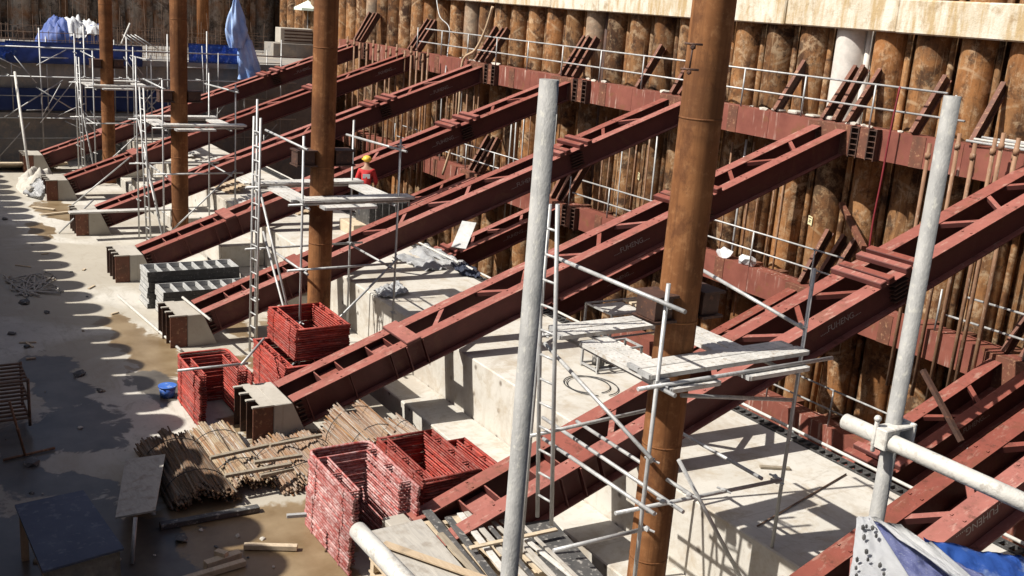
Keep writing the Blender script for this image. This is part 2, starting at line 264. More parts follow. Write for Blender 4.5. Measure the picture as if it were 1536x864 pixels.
# ------------------------------------------------------------------ mesh building
class MB:
    def __init__(s): s.bm = bmesh.new()
    def face(s, pts):
        vs = [s.bm.verts.new(p) for p in pts]; return s.bm.faces.new(vs)
    def hexa(s, a, b):                       # two quads -> solid
        va = [s.bm.verts.new(p) for p in a]; vb = [s.bm.verts.new(p) for p in b]; n = len(a)
        s.bm.faces.new(va[::-1]); s.bm.faces.new(vb)
        for i in range(n): s.bm.faces.new((va[i], va[(i + 1) % n], vb[(i + 1) % n], vb[i]))
        return s
    def box(s, x0, x1, y0, y1, z0, z1):
        return s.hexa([(x0, y0, z0), (x1, y0, z0), (x1, y1, z0), (x0, y1, z0)], [(x0, y0, z1), (x1, y0, z1), (x1, y1, z1), (x0, y1, z1)])
    def bar(s, p0, p1, wd, h, up=(0, 0, 1)):  # rectangular bar from p0 to p1
        p0, p1 = Vector(p0), Vector(p1); d = (p1 - p0).normalized(); up = Vector(up)
        sd = d.cross(up)
        if sd.length < 1e-4: sd = d.cross(Vector((1, 0, 0)))
        sd.normalize(); u = sd.cross(d)
        q = lambda p: [p + sd * (a * wd / 2) + u * (b * h / 2) for a, b in ((-1, -1), (1, -1), (1, 1), (-1, 1))]
        return s.hexa(q(p0), q(p1))
    def prism(s, prof, p0, p1, sd, u):        # profile [(a,b)] along sd/u from p0 to p1
        sd, u = Vector(sd), Vector(u); p0, p1 = Vector(p0), Vector(p1)
        return s.hexa([p0 + sd * a + u * b for a, b in prof], [p1 + sd * a + u * b for a, b in prof])
    def tube(s, pts, r, n=10, cap=True):
        pts = [Vector(p) for p in pts]; rings = []; ref = None
        for i, p in enumerate(pts):
            d = ((pts[min(i + 1, len(pts) - 1)] - p).normalized() + (p - pts[max(i - 1, 0)]).normalized())
            if d.length < 1e-6: d = Vector((0, 0, 1))
            d.normalize()
            if ref is None: ref = d.orthogonal().normalized()
            ref = (ref - d * ref.dot(d)); ref = d.orthogonal() if ref.length < 1e-5 else ref; ref.normalize(); b = d.cross(ref)
            rr = r[i] if isinstance(r, (list, tuple)) else r
            rings.append([s.bm.verts.new(p + ref * (rr * math.cos(2 * math.pi * k / n)) + b * (rr * math.sin(2 * math.pi * k / n))) for k in range(n)])
        for a, b in zip(rings, rings[1:]):
            for k in range(n):
                f = s.bm.faces.new((a[k], a[(k + 1) % n], b[(k + 1) % n], b[k])); f.smooth = n > 6
        if cap: s.bm.faces.new(rings[0][::-1]); s.bm.faces.new(rings[-1])
        return s
    def grid(s, nu, nv, fn, thick=0.):
        top = [[s.bm.verts.new(fn(i / nu, j / nv)) for j in range(nv + 1)] for i in range(nu + 1)]
        for i in range(nu):
            for j in range(nv):
                f = s.bm.faces.new((top[i][j], top[i + 1][j], top[i + 1][j + 1], top[i][j + 1])); f.smooth = True
        if thick: bmesh.ops.solidify(s.bm, geom=s.bm.faces[:], thickness=thick)
        return s
    def blob(s, c, r, sub=2, jit=.15, sq=(1, 1, 1), seed=1):
        rnd = random.Random(seed); g = bmesh.ops.create_icosphere(s.bm, subdivisions=sub, radius=1)
        for v in g['verts']:
            k = 1 + rnd.uniform(-jit, jit); v.co = Vector(c) + Vector((v.co.x * sq[0], v.co.y * sq[1], v.co.z * sq[2])) * r * k
        return s
    def build(s, name, mat, parent=None, bevel=0):
        if bevel: bmesh.ops.bevel(s.bm, geom=s.bm.edges[:], offset=bevel, segments=1, affect='EDGES')
        bmesh.ops.recalc_face_normals(s.bm, faces=s.bm.faces[:])
        me = bpy.data.meshes.new(name)
        if parent is not None:
            org = ROOT[parent.name]
        else:
            lo = [min(v.co[i] for v in s.bm.verts) for i in range(3)]; hi = [max(v.co[i] for v in s.bm.verts) for i in range(3)]
            org = Vector(((lo[0] + hi[0]) / 2, (lo[1] + hi[1]) / 2, lo[2]))
        for v in s.bm.verts: v.co -= org
        s.bm.to_mesh(me); s.bm.free(); me.materials.append(MAT[mat])
        o = bpy.data.objects.new(name, me); COL.objects.link(o)
        if parent is not None: o.parent = parent; ROOT[o.name] = org
        else: o.location = org; ROOT[o.name] = org
        return o
ROOT = {}
def tag(o, label, cat, group=None):
    o['label'] = label; o['category'] = cat
    if group: o['group'] = group
    return o
def thing(name, loc, label, cat, group=None):
    o = bpy.data.objects.new(name, None); COL.objects.link(o); o.location = loc; o.empty_display_size = .2
    ROOT[o.name] = Vector(loc); return tag(o, label, cat, group)
def struct(o): o['kind'] = 'structure'; return o
def kids(o): return [c for c in COL.objects if c.parent == o]
def copy_tree(o, loc, label=None, group=None):
    c = o.copy(); COL.objects.link(c); c.location = loc; ROOT[c.name] = Vector(loc)
    if label: c['label'] = label
    if group: c['group'] = group
    out = []
    for ch in kids(o):
        d = ch.copy(); COL.objects.link(d); d.parent = c; ROOT[d.name] = Vector(loc); out.append(d)
        for g in kids(ch):
            e = g.copy(); COL.objects.link(e); e.parent = d
    return c
NTH = ['', 'first', 'second', 'third', 'fourth', 'fifth', 'sixth', 'seventh', 'eighth', 'ninth', 'tenth', 'eleventh', 'twelfth', 'thirteenth', 'fourteenth', 'fifteenth', 'sixteenth', 'seventeenth', 'eighteenth', 'nineteenth', 'twentieth']
def nth(n):
    if n <= 20: return NTH[n]
    t = {2: 'twenty', 3: 'thirty', 4: 'forty', 5: 'fifty'}[n // 10]
    return t + '-' + NTH[n % 10] if n % 10 else {2: 'twentieth', 3: 'thirtieth', 4: 'fortieth', 5: 'fiftieth'}[n // 10]
STRUT = ['first strut from right', 'second strut from right', 'third strut from right', 'fourth strut from right',
         'fifth strut from right', 'sixth strut from right', 'seventh strut from right', 'farthest strut']
X2, B0, ZB = -16.1965, 6.073, -6.885
SX = [X2 + 11 - 5.5 * i for i in range(8)]; SX[0] = -6.27
SLOPE = 0.36497
def ztop(Y, dz=0): return ZB + SLOPE * (Y - B0) + dz
# ================================================================== SETTING
def sheet(name, pts, z, mat, sub=0):
    m = MB(); m.face([(x, y, z) for x, y in pts]); return struct(m.build(name, mat))
sheet('floor', [(-47, -1.2), (6, -1.2), (6, 8.22), (-47, 8.22)], FL, 'floor')
m = MB(); m.box(-47, 6, 8.226, BE, FL - .62, FL - .45); struct(m.build('gutter', 'concrete'))
sheet('pit_floor', [(-60, CB - 1), (8, CB - 1), (8, 21.5), (-60, 21.5)], PIT, 'pitfloor')
m = MB()
for a in ([(-300, 21.3), (300, 21.3), (300, 300), (-300, 300)], [(-300, -300), (300, -300), (300, -2.2), (-300, -2.2)], [(-300, -2.2), (-60, -2.2), (-60, 21.3), (-300, 21.3)], [(9, -2.2), (300, -2.2), (300, 21.3), (9, 21.3)]):
    zz = 4.2 if a[0][1] > 20 else (-1.35 if a[3][1] < 0 else 2.5)
    m.face([(x, y, zz) for x, y in a])
struct(m.build('ground', 'earth'))
# concrete raft: bench, face, top
raft = thing('concrete_raft', (-20, 11, FL), 'long white concrete raft with a sunlit top between the slab and the pile wall', 'concrete raft')
MB().hexa([(-46.4, CY, PIT), (6, CY, PIT), (6, CB, PIT), (-46.4, CB, PIT)], [(-46.4, CY, CT), (6, CY, CT), (6, CB, CT), (-46.4, CB, CT)]).build('raft_body', 'concrete', raft, .02)
MB().box(-46.4, 6, BE, CY - .004, PIT, FL + .0).build('bench', 'concrete', raft, .02)
for x0 in (-44.2, -38.9, -33.4, -29.6, -24.9):
    MB().box(x0, x0 + 1.7, BE - .35, CY - .006, FL + .003, FL + .62).build('bench_step', 'concrete', raft, .015)
# perforated stop end and rail along the back edge of the raft
se = thing('stop_end_strip', (-15, CB, CT), 'black perforated comb strip with a pale rail along the back edge of the white raft', 'formwork strip')
m = MB(); x = -40.
m.bar((-40, CB + .012, CT - .01), (2, CB + .012, CT - .01), .022, .06); m.bar((-40, CB + .21, CT - .01), (2, CB + .21, CT - .01), .03, .06)
while x < 2:
    m.box(x, x + .06, CB + .0235, CB + .1945, CT - .035, CT + .015); x += .15
m.build('comb', 'black', se)
MB().bar((-40, CB + .12, CT - .16), (2, CB + .12, CT - .16), .2, .03).build('ledge_board', 'block', se)
MB().tube([(-40, CB + .27, CT + .06), (2, CB + .27, CT + .06)], .028, 8).build('rail', 'white_tube', se)
m = MB()
for i in range(22): m.tube([(-39.5 + i * 1.9, CB + .27, CT - .5), (-39.5 + i * 1.9, CB + .27, CT + .06)], .022, 6)
m.build('rail_stub', 'galv', se)
# ------------------------------------------------------------------ pile walls
PY = 20.5
def pile_mesh(r, z0, z1, n=28, mat='pile'):
    m = MB(); rnd = random.Random(int(r * 1000) + int(z1 * 7))
    rings = []; K = 22
    for i in range(K + 1):
        z = z0 + (z1 - z0) * i / K
        rings.append((0, 0, z))
    m.tube(rings, [r * (1 + .006 * rnd.uniform(-1, 1)) for _ in rings], n); return m
def pile_wall_right():
    n0 = 0; xs = []; x = -16.5
    while x > -57.5: x -= 1.15
    x += 1.15
    while x < 3: xs.append(x); x += 1.15
    src = {}; WHITE = min(range(len(xs)), key=lambda i: abs(xs[i] + 17.65))
    for i, x in enumerate(xs):
        k = i - WHITE
        kind = 'white_pile' if k == 0 else ('pale_pile' if k in (-9, -16, -24) else 'pile')
        if k == 0: lab = 'pipe pile washed white with cement, behind the upper rail'
        else: lab = 'rusty pipe pile, %s to the %s of the white washed pile' % (nth(abs(k)), 'right' if k > 0 else 'left')
        if kind not in src:
            t = thing('pipe_pile', (x, PY, PIT), lab, 'pipe pile', 'pipe piles of the long wall behind the struts')
            m = pile_mesh(.405, PIT, 4.2)
            for v in m.bm.verts: v.co += Vector((x, PY, 0))
            m.build('pile_shaft', kind, t)
            q = MB(); q.tube([(x + .5, PY - .02, PIT), (x + .5, PY - .02, 4.2)], .082, 10); q.tube([(x + .67, PY + .1, PIT), (x + .67, PY + .1, 4.2)], .05, 8)
            q.box(x + .38, x + .8, PY + .16, PY + .2, PIT, 4.2); q.build('interlock', 'dark_steel' if len(src) % 2 else kind, t); src[kind] = t
        else:
            t = copy_tree(src[kind], (x, PY, PIT), lab)
            for c in kids(t):
                if c.name.startswith('pile_shaft'): c.rotation_euler.z = random.uniform(0, 6.28)
    return xs
PX = pile_wall_right()
src = None; i = 0; y = -1.0
while y < 20.6:
    lab = 'grey brown pipe pile of the shaded end wall, %s from its left end' % nth(i + 1)
    if src is None:
        src = thing('pipe_pile', (-59, y, PIT), lab, 'pipe pile', 'pipe piles of the shaded end wall')
        m = pile_mesh(.54, PIT, 4.2)
        for v in m.bm.verts: v.co += Vector((-59, y, 0))
        m.build('pile_shaft', 'pile_dark', src)
        MB().box(-59 - .05, -59, y + .5, y + .9, PIT, 4.2).build('interlock', 'pile_dark', src)
    else: copy_tree(src, (-59, y, PIT), lab)
    y += 1.4; i += 1
# the row of pile heads behind the camera whose scalloped shadow lies on the slab
m = MB(); x = -52
while x < 4:
    m.tube([(x, -1.6, PIT), (x, -1.6, -1.2 + random.uniform(-.03, .03))], .47, 20); x += 1.06
m.box(-52, 4, -1.75, -1.6, PIT, -1.45)
struct(m.build('wall_near', 'pile'))
# capping beam in cast lengths
cap = thing('capping_beam', (-25, 19.95, .02), 'stained cream concrete capping beam along the top of the pile wall', 'concrete beam')
x = -40.2; rnd = random.Random(5)
while x < 3:
    L = rnd.choice((2.7, 3.4, 4.1, 5.2)); dz = rnd.uniform(-.03, .03); dy = rnd.uniform(-.04, .03)
    m = MB()
    m.box(x, x + L - .02, 19.9 + dy, 20.06, .02 + dz, .76 + dz); m.build('beam_length', 'cap', cap, .03)
    x += L
MB().box(-40.2, 3, 20.062, 20.1, .1, .74).build('beam_core', 'cap', cap)
# ------------------------------------------------------------------ walers
def h_prof(b, h, tf=.022, tw=.016):
    return [(-b / 2, 0), (b / 2, 0), (b / 2, -tf), (tw / 2, -tf), (tw / 2, -h + tf), (b / 2, -h + tf), (b / 2, -h), (-b / 2, -h), (-b / 2, -h + tf), (-tw / 2, -h + tf), (-tw / 2, -tf), (-b / 2, -tf)]
def waler(z1, x0, x1, label, ends, i):
    h = .66; t = thing('steel_waler', ((x0 + x1) / 2, WY + .25, z1 - h), label, 'steel beam', 'steel walers along the pile wall')
    m = MB()
    m.box(x0, x1, WY, WY + .02, z1 - h, z1)                        # front flange pair
    m.box(x0, x1, WY + .02, WY + .48, z1 - .02, z1 - .001); m.box(x0, x1, WY + .02, WY + .48, z1 - h + .001, z1 - h + .02)
    m.box(x0, x1, WY + .48, WY + .5, z1 - h, z1); m.box(x0 + .002, x1 - .002, WY + .02, WY + .48, z1 - h / 2 - .01, z1 - h / 2 + .01)
    m.build('beam', 'waler', t)
    # packing between waler and piles
    x = x0 + .4
    while x < x1 - .2:
        MB().box(x - .14, x + .14, WY + .502, PY - .4, z1 - h + .03, z1 - .03).build('packing_block', 'rusty_red', t); x += 1.15
    m = MB()
    for e in ends: m.box(e, e + .34, WY - .014, WY - .002, z1 - h - .004, z1 + .003)
    m.build('splice_plate', 'rusty_red', t)
    return t
def end_block(i, x, dz):                                            # open stiffened pocket at a strut end
    z1 = -2.05 + dz; h = .67
    t = thing('steel_bracket', (x - .5, WY - .1, z1 - h), 'red stiffened steel block at the head of the %s%s' % (('beam under the ' if dz < 0 else ''), STRUT[i]), 'steel bracket', 'steel seats at the strut ends')
    m = MB(); m.box(x - 1.15, x + .1, WY - .16, WY - .016, z1 - h, z1); m.build('seat_plate', 'rusty_red', t, .006)
    for k, xx in enumerate((x + .13, x + .62)):
        m = MB()
        for s in (-.012, .2): m.box(xx + s, xx + s + .022, WY - .17, WY - .004, z1 - h - .02, z1 + .015)
        for q in range(6): zz = z1 - h + .02 + q * (h - .05) / 5; m.box(xx + .012, xx + .198, WY - .165, WY - .02, zz, zz + .014)
        m.box(xx + .011, xx + .199, WY - .03, WY - .0036, z1 - h, z1); m.build('stiffener', 'dark_steel', t)
    m = MB(); m.box(x + .36, x + .605, WY - .15, WY - .0045, z1 - h, z1 + .004); m.build('face_plate', 'rusty_red', t, .006)
for lev, dz in (('upper', 0), ('lower', -3.97), ('lowest', -7.1)):
    rng = range(0, 8) if lev != 'lowest' else range(1, 4)
    for i in rng:
        x1 = SX[i] + 2.9; x0 = x1 - 5.49
        nm = 'red upper waler length with cement drips behind the %s' % STRUT[i]
        if lev != 'upper': nm = 'shadowed red %s waler length on the piles below the %s' % (lev, STRUT[i])
        waler(-2.05 + dz, x0, x1, nm, [x1 - 1.3 + random.uniform(-.3, .3)], i)
        if lev != 'lowest': end_block(i, SX[i], dz)
# ------------------------------------------------------------------ raking struts
W = 1.03
def strut(Xs, name_label, Y0, Y1, dz, ty, text=True, flip=False, tY=13.5, sect=True, W=1.03):
    base = Vector((Xs - W / 2, Y0, ztop(Y0, dz))); ang = math.atan(SLOPE)
    t = thing('raking_strut', base, name_label, 'steel strut', 'twin beam raking struts propping the pile wall')
    d = Vector((0, math.cos(ang), math.sin(ang))); nn = Vector((0, -math.sin(ang), math.cos(ang))); sd = Vector((1, 0, 0))
    pt = lambda x, Y, n=0: Vector((x, Y, ztop(Y, dz))) + nn * n
    def hb(x):
        m = MB(); pr = h_prof(.28, .54); a = []; b = []
        for u, v in pr:
            a.append(pt(x + u, Y0, v)); q = pt(x + u, Y1, v); b.append(q + d * ((Y1 - q.y) / d.y))
        m.hexa(a, b); return m
    for bx in (Xs - .14, Xs - W + .14):
        m = hb(bx)
        for Y in ([Y0 + .9 + k * 1.15 for k in range(int((Y1 - Y0 - 1) / 1.15))]):
            for xx in (bx - .085, bx + .085): m.bar(pt(xx, Y, .001), pt(xx, Y, .014), .03, .03, d)
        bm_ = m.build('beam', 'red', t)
        if bx == Xs - .14: nb = bm_
    xi0, xi1 = Xs - .284, Xs - W + .284
    # lacing
    L = [(8.85, 9.35), (10.5, 10.05), (10.75, 11.2), (12.2, 11.75), (12.5, 12.95), (13.8, 13.3)]
    q = ty + .95
    while q < 18: L += [(q, q + .42), (q + 1.3, q + .85)]; q += 1.75
    for a, b in L:
        if not (Y0 + .3 < a < Y1 - .4 and b < Y1 - .3): continue
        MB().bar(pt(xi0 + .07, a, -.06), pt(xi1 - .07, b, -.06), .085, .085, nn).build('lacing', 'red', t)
    # lower lacing on the bottom flanges
    q = max(9, Y0 + .6)
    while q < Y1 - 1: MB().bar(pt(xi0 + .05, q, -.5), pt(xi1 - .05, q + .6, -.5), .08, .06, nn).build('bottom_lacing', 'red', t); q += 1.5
    # cross channels at the splice
    for k, o in enumerate((-.42, -.24, .16, .4)):
        if not Y0 < ty + o < Y1: continue
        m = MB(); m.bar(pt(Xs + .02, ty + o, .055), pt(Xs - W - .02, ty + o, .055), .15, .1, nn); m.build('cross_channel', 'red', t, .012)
    # splice plates, ribs and bolts on the near web
    m = MB()
    for k in range(5): m.bar(pt(Xs - .07, ty - .17, -.12 - k * .075), pt(Xs - .07, ty + .17, -.12 - k * .075), .13, .016, nn)
    m.build('splice_plate', 'dark_steel', nb)
    if sect:
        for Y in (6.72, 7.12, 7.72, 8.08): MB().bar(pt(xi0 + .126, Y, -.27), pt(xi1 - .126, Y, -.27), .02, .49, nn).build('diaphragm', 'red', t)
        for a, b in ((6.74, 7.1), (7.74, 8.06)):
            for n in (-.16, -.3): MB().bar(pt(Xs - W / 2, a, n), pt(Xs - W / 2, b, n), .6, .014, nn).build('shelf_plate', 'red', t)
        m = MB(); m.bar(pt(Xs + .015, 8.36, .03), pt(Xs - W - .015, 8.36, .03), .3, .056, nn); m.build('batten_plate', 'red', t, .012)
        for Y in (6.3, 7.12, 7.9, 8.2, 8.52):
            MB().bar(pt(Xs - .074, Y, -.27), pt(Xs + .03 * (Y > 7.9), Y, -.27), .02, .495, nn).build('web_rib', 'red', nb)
        m = MB()
        for k in range(5): m.bar(pt(Xs - .1, 6.16, -.08 - .09 * k), pt(Xs - .02, 6.16, -.08 - .09 * k), .12, .02, nn)
        m.build('end_bolt', 'dark_steel', nb)
    if text:
        cu = bpy.data.curves.new('lettering', 'FONT'); cu.body = '.....FUHENG.....'; cu.size = .155; cu.extrude = .001; cu.align_x = 'CENTER'; cu.align_y = 'CENTER'
        tmp = bpy.data.objects.new('tmp', cu); COL.objects.link(tmp); dg = bpy.context.evaluated_depsgraph_get(); dg.update()
        me = bpy.data.meshes.new_from_object(tmp.evaluated_get(dg)); bpy.data.objects.remove(tmp)
        x = d if not flip else -d; yv = nn if not flip else -nn; zv = x.cross(yv)
        mt = Matrix((x, yv, zv)).transposed().to_4x4()
        p = pt(Xs - .1295, tY, -.27) - base; mt.translation = p; me.transform(mt)
        me.materials.clear(); me.materials.append(MAT['lettering'])
        o = bpy.data.objects.new('lettering', me); COL.objects.link(o); o.parent = nb
    return t
TY = [14.6, 14.45, 15.0, 15.55, 15.4, 15.3, 15.3, 15.3]
desc = ['in the near right corner, stencilled upside down', 'running up past the right grey pole', 'its foot behind the rod bundles',
        'its foot beside the stack of form panels', 'its concrete footing bare on dry slab', 'its foot under a long thin board', 'its foot beside the white rubble heap', 'its foot in shade by the grey wall']
tposY = [10.8, 13.2, 13.2, 14.1, 14.7, 17.4, 17.8, 16.5]
for i in range(8):
    strut(SX[i], '%s, %s' % (STRUT[i].replace('strut', 'red raking strut'), desc[i]), B0, WY - .18, 0, TY[i], True, i == 0, tposY[i], True, .86 if i == 0 else 1.03)
for i in range(0, 7):
    strut(SX[i], 'shaded lower red strut running parallel below the %s' % STRUT[i], CB + .05, WY - .18, -3.97, 15.0, True, False, 17.4, False)
# footings
def footing(i):
    x = SX[i]; t = thing('strut_footing', (x - .52, 5.9, FL), 'pale concrete footing block with steel fins under the %s' % STRUT[i], 'footing', 'concrete footings at the strut feet')
    zt = ztop(B0) + .0; ang = math.atan(SLOPE)
    yb = 6.03 + .62 * math.tan(ang)
    a = [(x + .04, 5.72, FL), (x + .04, 6.36, FL), (x + .04, 6.045, zt), (x + .04, 5.72, zt)]; b = [(x - W - .04, p[1], p[2]) for p in a]
    MB().hexa(a, b).build('concrete_block', 'block', t, .012)
    for k in range(4 if i != 1 else 0):
        xx = x + .02 - k * .345
        m = MB(); m.box(xx - .03, xx, 5.36, 5.715, FL, zt - .02); m.build('fin', 'dark_steel' if k else 'rusty_red', t)
    if i == 1: return
    m = MB(); m.box(x + .05, x - W - .05, 5.5, 5.715, zt - .018, zt + .01)
    for k in range(4):
        xx = x + .045 - k * .345; m.box(xx - .07, xx + .0, 5.34, 5.498, zt - .018, zt + .009)
    m.build('cap_plate', 'block', t)
    m = MB(); m.box(x - W, x, 5.69, 5.714, FL + .01, zt - .022); m.build('back_plate', 'dark_steel', t)
for i in range(8): footing(i)
# ------------------------------------------------------------------ king posts
KP = [(-8.75, 7.9), (-19.45, 7.8), (-30.45, 7.85), (-41.4, 8.05)]
kdesc = ['nearest thick rust brown king post, right of centre', 'rust brown king post with its foot in a ring of red trestles', 'rust brown king post standing by the fifth strut footing', 'thin far rust brown king post beside the blue sheeted wall']
for (x, y), lab in zip(KP, kdesc):
    t = thing('king_post', (x, y, FL), lab, 'steel post', 'tubular king posts standing in the excavation')
    m = MB(); m.tube([(x, y, FL - .1 + k * .6) for k in range(17)], .235, 32); m.build('post_shaft', 'post', t)
    for z in (-1.05, -3.35, -4.9, -6.4): MB().tube([(x, y, z), (x, y, z + .022)], .238, 32).build('weld_ring', 'post', t)
    for s in (-1, 1):
        a0, a1 = sorted((y + s * .2, y + s * (.5 if x > -10 else .6)))
        m = MB(); m.box(x - .17, x + .17, a0 + .02, a1 - .03, -3.28, -3.032); bk = m.build('bracket', 'dark_steel', t)
        for z in (-3.32, -3.03): MB().box(x - .21, x + .21, a0, a1 + .02, z, z + .03).build('bracket_plate', 'dark_steel', bk)
x, y = KP[0]
t = thing('steel_hook', (x + .1, y - .25, -1.05), 'small rusty hanger hook welded on the upper part of the nearest king post', 'hook')
m = MB(); v = Vector((.42, -.9, 0)).normalized()
P = XP(1040, 66, -8.56); Q = XP(1034, 104, -8.56)
for p in (P, Q): m.tube([p + Vector((-.06, -.07, 0)), p + Vector((.07, .07, 0))], .012, 8)
m.tube([P, Q], .01, 8); m.blob(Q + Vector((0, 0, -.03)), .03, 1, 0); m.blob(P + Vector((0, 0, -.03)), .035, 1, 0); m.build('hook_bar', 'dark_steel', t)
P0 = XP(304, 0, -56); t = tag(MB().tube([(P0.x, P0.y, -4), (P0.x, P0.y, 3)], .3, 20).build('king_post', 'post'), 'thin bright rust post standing far back before the end wall', 'steel post', 'tubular king posts standing in the excavation')
# ------------------------------------------------------------------ rails on the walers
def wrail(z0, x0, x1, hs, label, gap=None):
    t = thing('guard_rail', ((x0 + x1) / 2, WY + .06, z0), label, 'guard rail')
    for h in hs:
        m = MB(); m.tube([(x0 - .3 + h, WY + .06, z0 + h), (x1 + .4 - h, WY + .06, z0 + h + .03)], .024, 8); m.build('rail', 'galv', t)
    x = x0
    while x < x1:
        m = MB(); m.tube([(x, WY + .03, z0 + .005), (x, WY + .03, z0 + max(hs) + .02)], .022, 8); m.build('rail_post', 'galv', t); x += 2.05
    return t
wrail(-2.05, -38.3, -13.4, (.42, .93), 'long double tube guard rail standing on the upper waler')
wrail(-6.02, -27.0, -15.4, (.42, .9), 'lower double tube guard rail on the waler behind the nearest king post')
wrail(-9.15, -17.6, -8.5, (.4, .9), 'lowest double tube guard rail over the dark gap behind the raft')
wrail(-6.02, -13.2, -4.0, (.4, .9), 'short guard rail on the lower waler behind the hanging rusty rods')
wrail(-6.02, -40, -29, (.4, .9), 'guard rail on the lower waler seen under the far struts')
# inclined knee braces from the waler to the piles
bs = None
def brace(x, z, lab, group):
    global bs
    if bs is None:
        a = Vector((0, 0, 0)); b = Vector((0, .78, 1.25)); d = (b - a).normalized(); u = Vector((1, 0, 0)); n = d.cross(u)
        bs = thing('knee_brace', (0, 0, 0), lab, 'steel brace', group); o = bs
        MB().prism([(-.012, -.1), (.012, -.1), (.012, .1), (-.012, .1)], a, b, u, n).build('web', 'dark_steel', o)  # shadow on the web and lit flange edges painted as dark and lighter steel
        for sg in (-1, 1): MB().prism([(-.055, sg * .101), (.055, sg * .101), (.055, sg * .116), (-.055, sg * .116)], a, b, u, n).build('flange', 'rusty_red', o)
    else: o = copy_tree(bs, (0, 0, 0), lab, group)
    o.location = (x, WY + .12, z); o.rotation_euler = (random.uniform(-.04, .04), 0, random.uniform(-.1, .1)); return o
for i in range(1, 8):
    sp = [(-.95, 'left'), (-.6, 'middle'), (-.22, 'right')]
    if i == 2: sp.append((1.55, 'lone right'))
    for o, wd in sp:
        brace(SX[i] + o, -2.05, '%s dark knee brace above the head of the %s' % (wd, STRUT[i]), 'knee braces between upper waler and piles')
    if i in (2, 3, 4): brace(SX[i] + 3.0 - (i == 3) * 3.9 * 0, -2.05, 'single dark knee brace just right of the head of the %s' % STRUT[i], 'knee braces between upper waler and piles')
    if i < 6:
        for o, wd in ((-.9, 'left'), (-.5, 'middle'), (-.15, 'right')):
            brace(SX[i] + o, -6.02, '%s lower knee brace behind the %s' % (wd, STRUT[i]), 'knee braces between lower waler and piles')
# ------------------------------------------------------------------ hanging rusty rods
rs = None
def rod(x, y, z0, z1, lab, grp, r=.042):
    t = thing('hanging_rod', (x, y, z0), lab, 'steel rod', grp)
    MB().tube([(x, y, z0), (x + .015, y, (z0 + z1) / 2), (x, y, z1)], r, 10).build('rod', 'rod', t)
    MB().tube([(x, y, z1 - .32), (x, y, z1 - .2)], r + .018, 10).build('collar', 'rod', t)
for k, px in enumerate((1395, 1414, 1437, 1470, 1492, 1510, 1526, 1534)):
    P = YP(px, 215, 18.75); dx = 0.0
    rod(P.x, 18.75 - .15 * (k % 2), -7.4, P.z + .1 * (k % 3), 'rusty hanging rod, %s from the left in the row by the right grey pole' % nth(k + 1), 'rusty rods hanging before the waler on the right')
for k in range(14):
    P = YP(520 + k * 9.5 + random.uniform(-2, 2), 92, 18.7)
    rod(P.x, 18.7, -7.2, -1.95 + random.uniform(-.1, .15), 'far rusty rod, %s from the left in the row by the seventh strut' % nth(k + 1), 'far rusty rods hanging before the waler', .04)
# loose tubes and angles lying on the waler at the right
for k in range(7):
    y = WY + .06 + .07 * k; z = -1.98 + .05 * (k % 3)
    o = MB().tube([(-13.2 + .12 * k, y - .15, z + .02), (-8.9 + .2 * k, y + .12, z + .04 * (k % 2))], .026, 8).build('loose_tube', 'white_tube' if k % 2 else 'galv')
    tag(o, 'pale loose tube on the waler right of the grey pole, %s from front' % nth(k + 1), 'tube', 'loose tubes on the upper waler')
for k in range(4):
    o = MB().box(-18.9 + k * .55, -18.6 + k * .55, WY + .12, WY + .4, -2.045, -2.045 + .07 + .03 * (k % 2)).build('cement_lump', 'debris', None, .03)
    tag(o, 'pale cement lump on the upper waler below the white pile, %s from the left' % nth(k + 1), 'rubble', 'cement lumps on the waler')
# pile tags
for (px, py), lab in zip(((1211, 331), (952, 264), (773, 216)), ('cream paper tag stuck on the pile right of the nearest king post', 'cream paper tag on a pile just left of the nearest king post', 'small cream paper tag on a pile left of the near grey pole')):
    P = YP(px, py, 20.02); x = min(PX, key=lambda q: abs(q - P.x - .0)); dx = max(-.2, min(.2, P.x - x)); a = dx / .405
    cx, cy = x + .411 * math.sin(a), PY - .411 * math.cos(a); tx, ty_ = math.cos(a), math.sin(a)
    t = thing('paper_tag', (cx, cy, P.z), lab, 'tag')
    q = lambda u, v, o: (cx + tx * u + ty_ * o, cy + ty_ * u - tx * o, P.z + v)
    MB().hexa([q(-.12, -.11, 0), q(.12, -.11, 0), q(.12, .11, 0), q(-.12, .11, 0)], [q(-.12, -.11, .01), q(.12, -.11, .01), q(.12, .11, .01), q(-.12, .11, .01)]).build('sheet', 'yellow', t)
    m = MB()
    for u0, u1, v in ((-.09, .08, .06), (-.06, .07, -.01), (-.07, .05, -.05)): m.hexa([q(u0, v, .012), q(u1, v, .012), q(u1, v + .025, .012), q(u0, v + .025, .012)], [q(u0, v, .014), q(u1, v, .014), q(u1, v + .025, .014), q(u0, v + .025, .014)])
    m.build('print_line', 'ink', t)
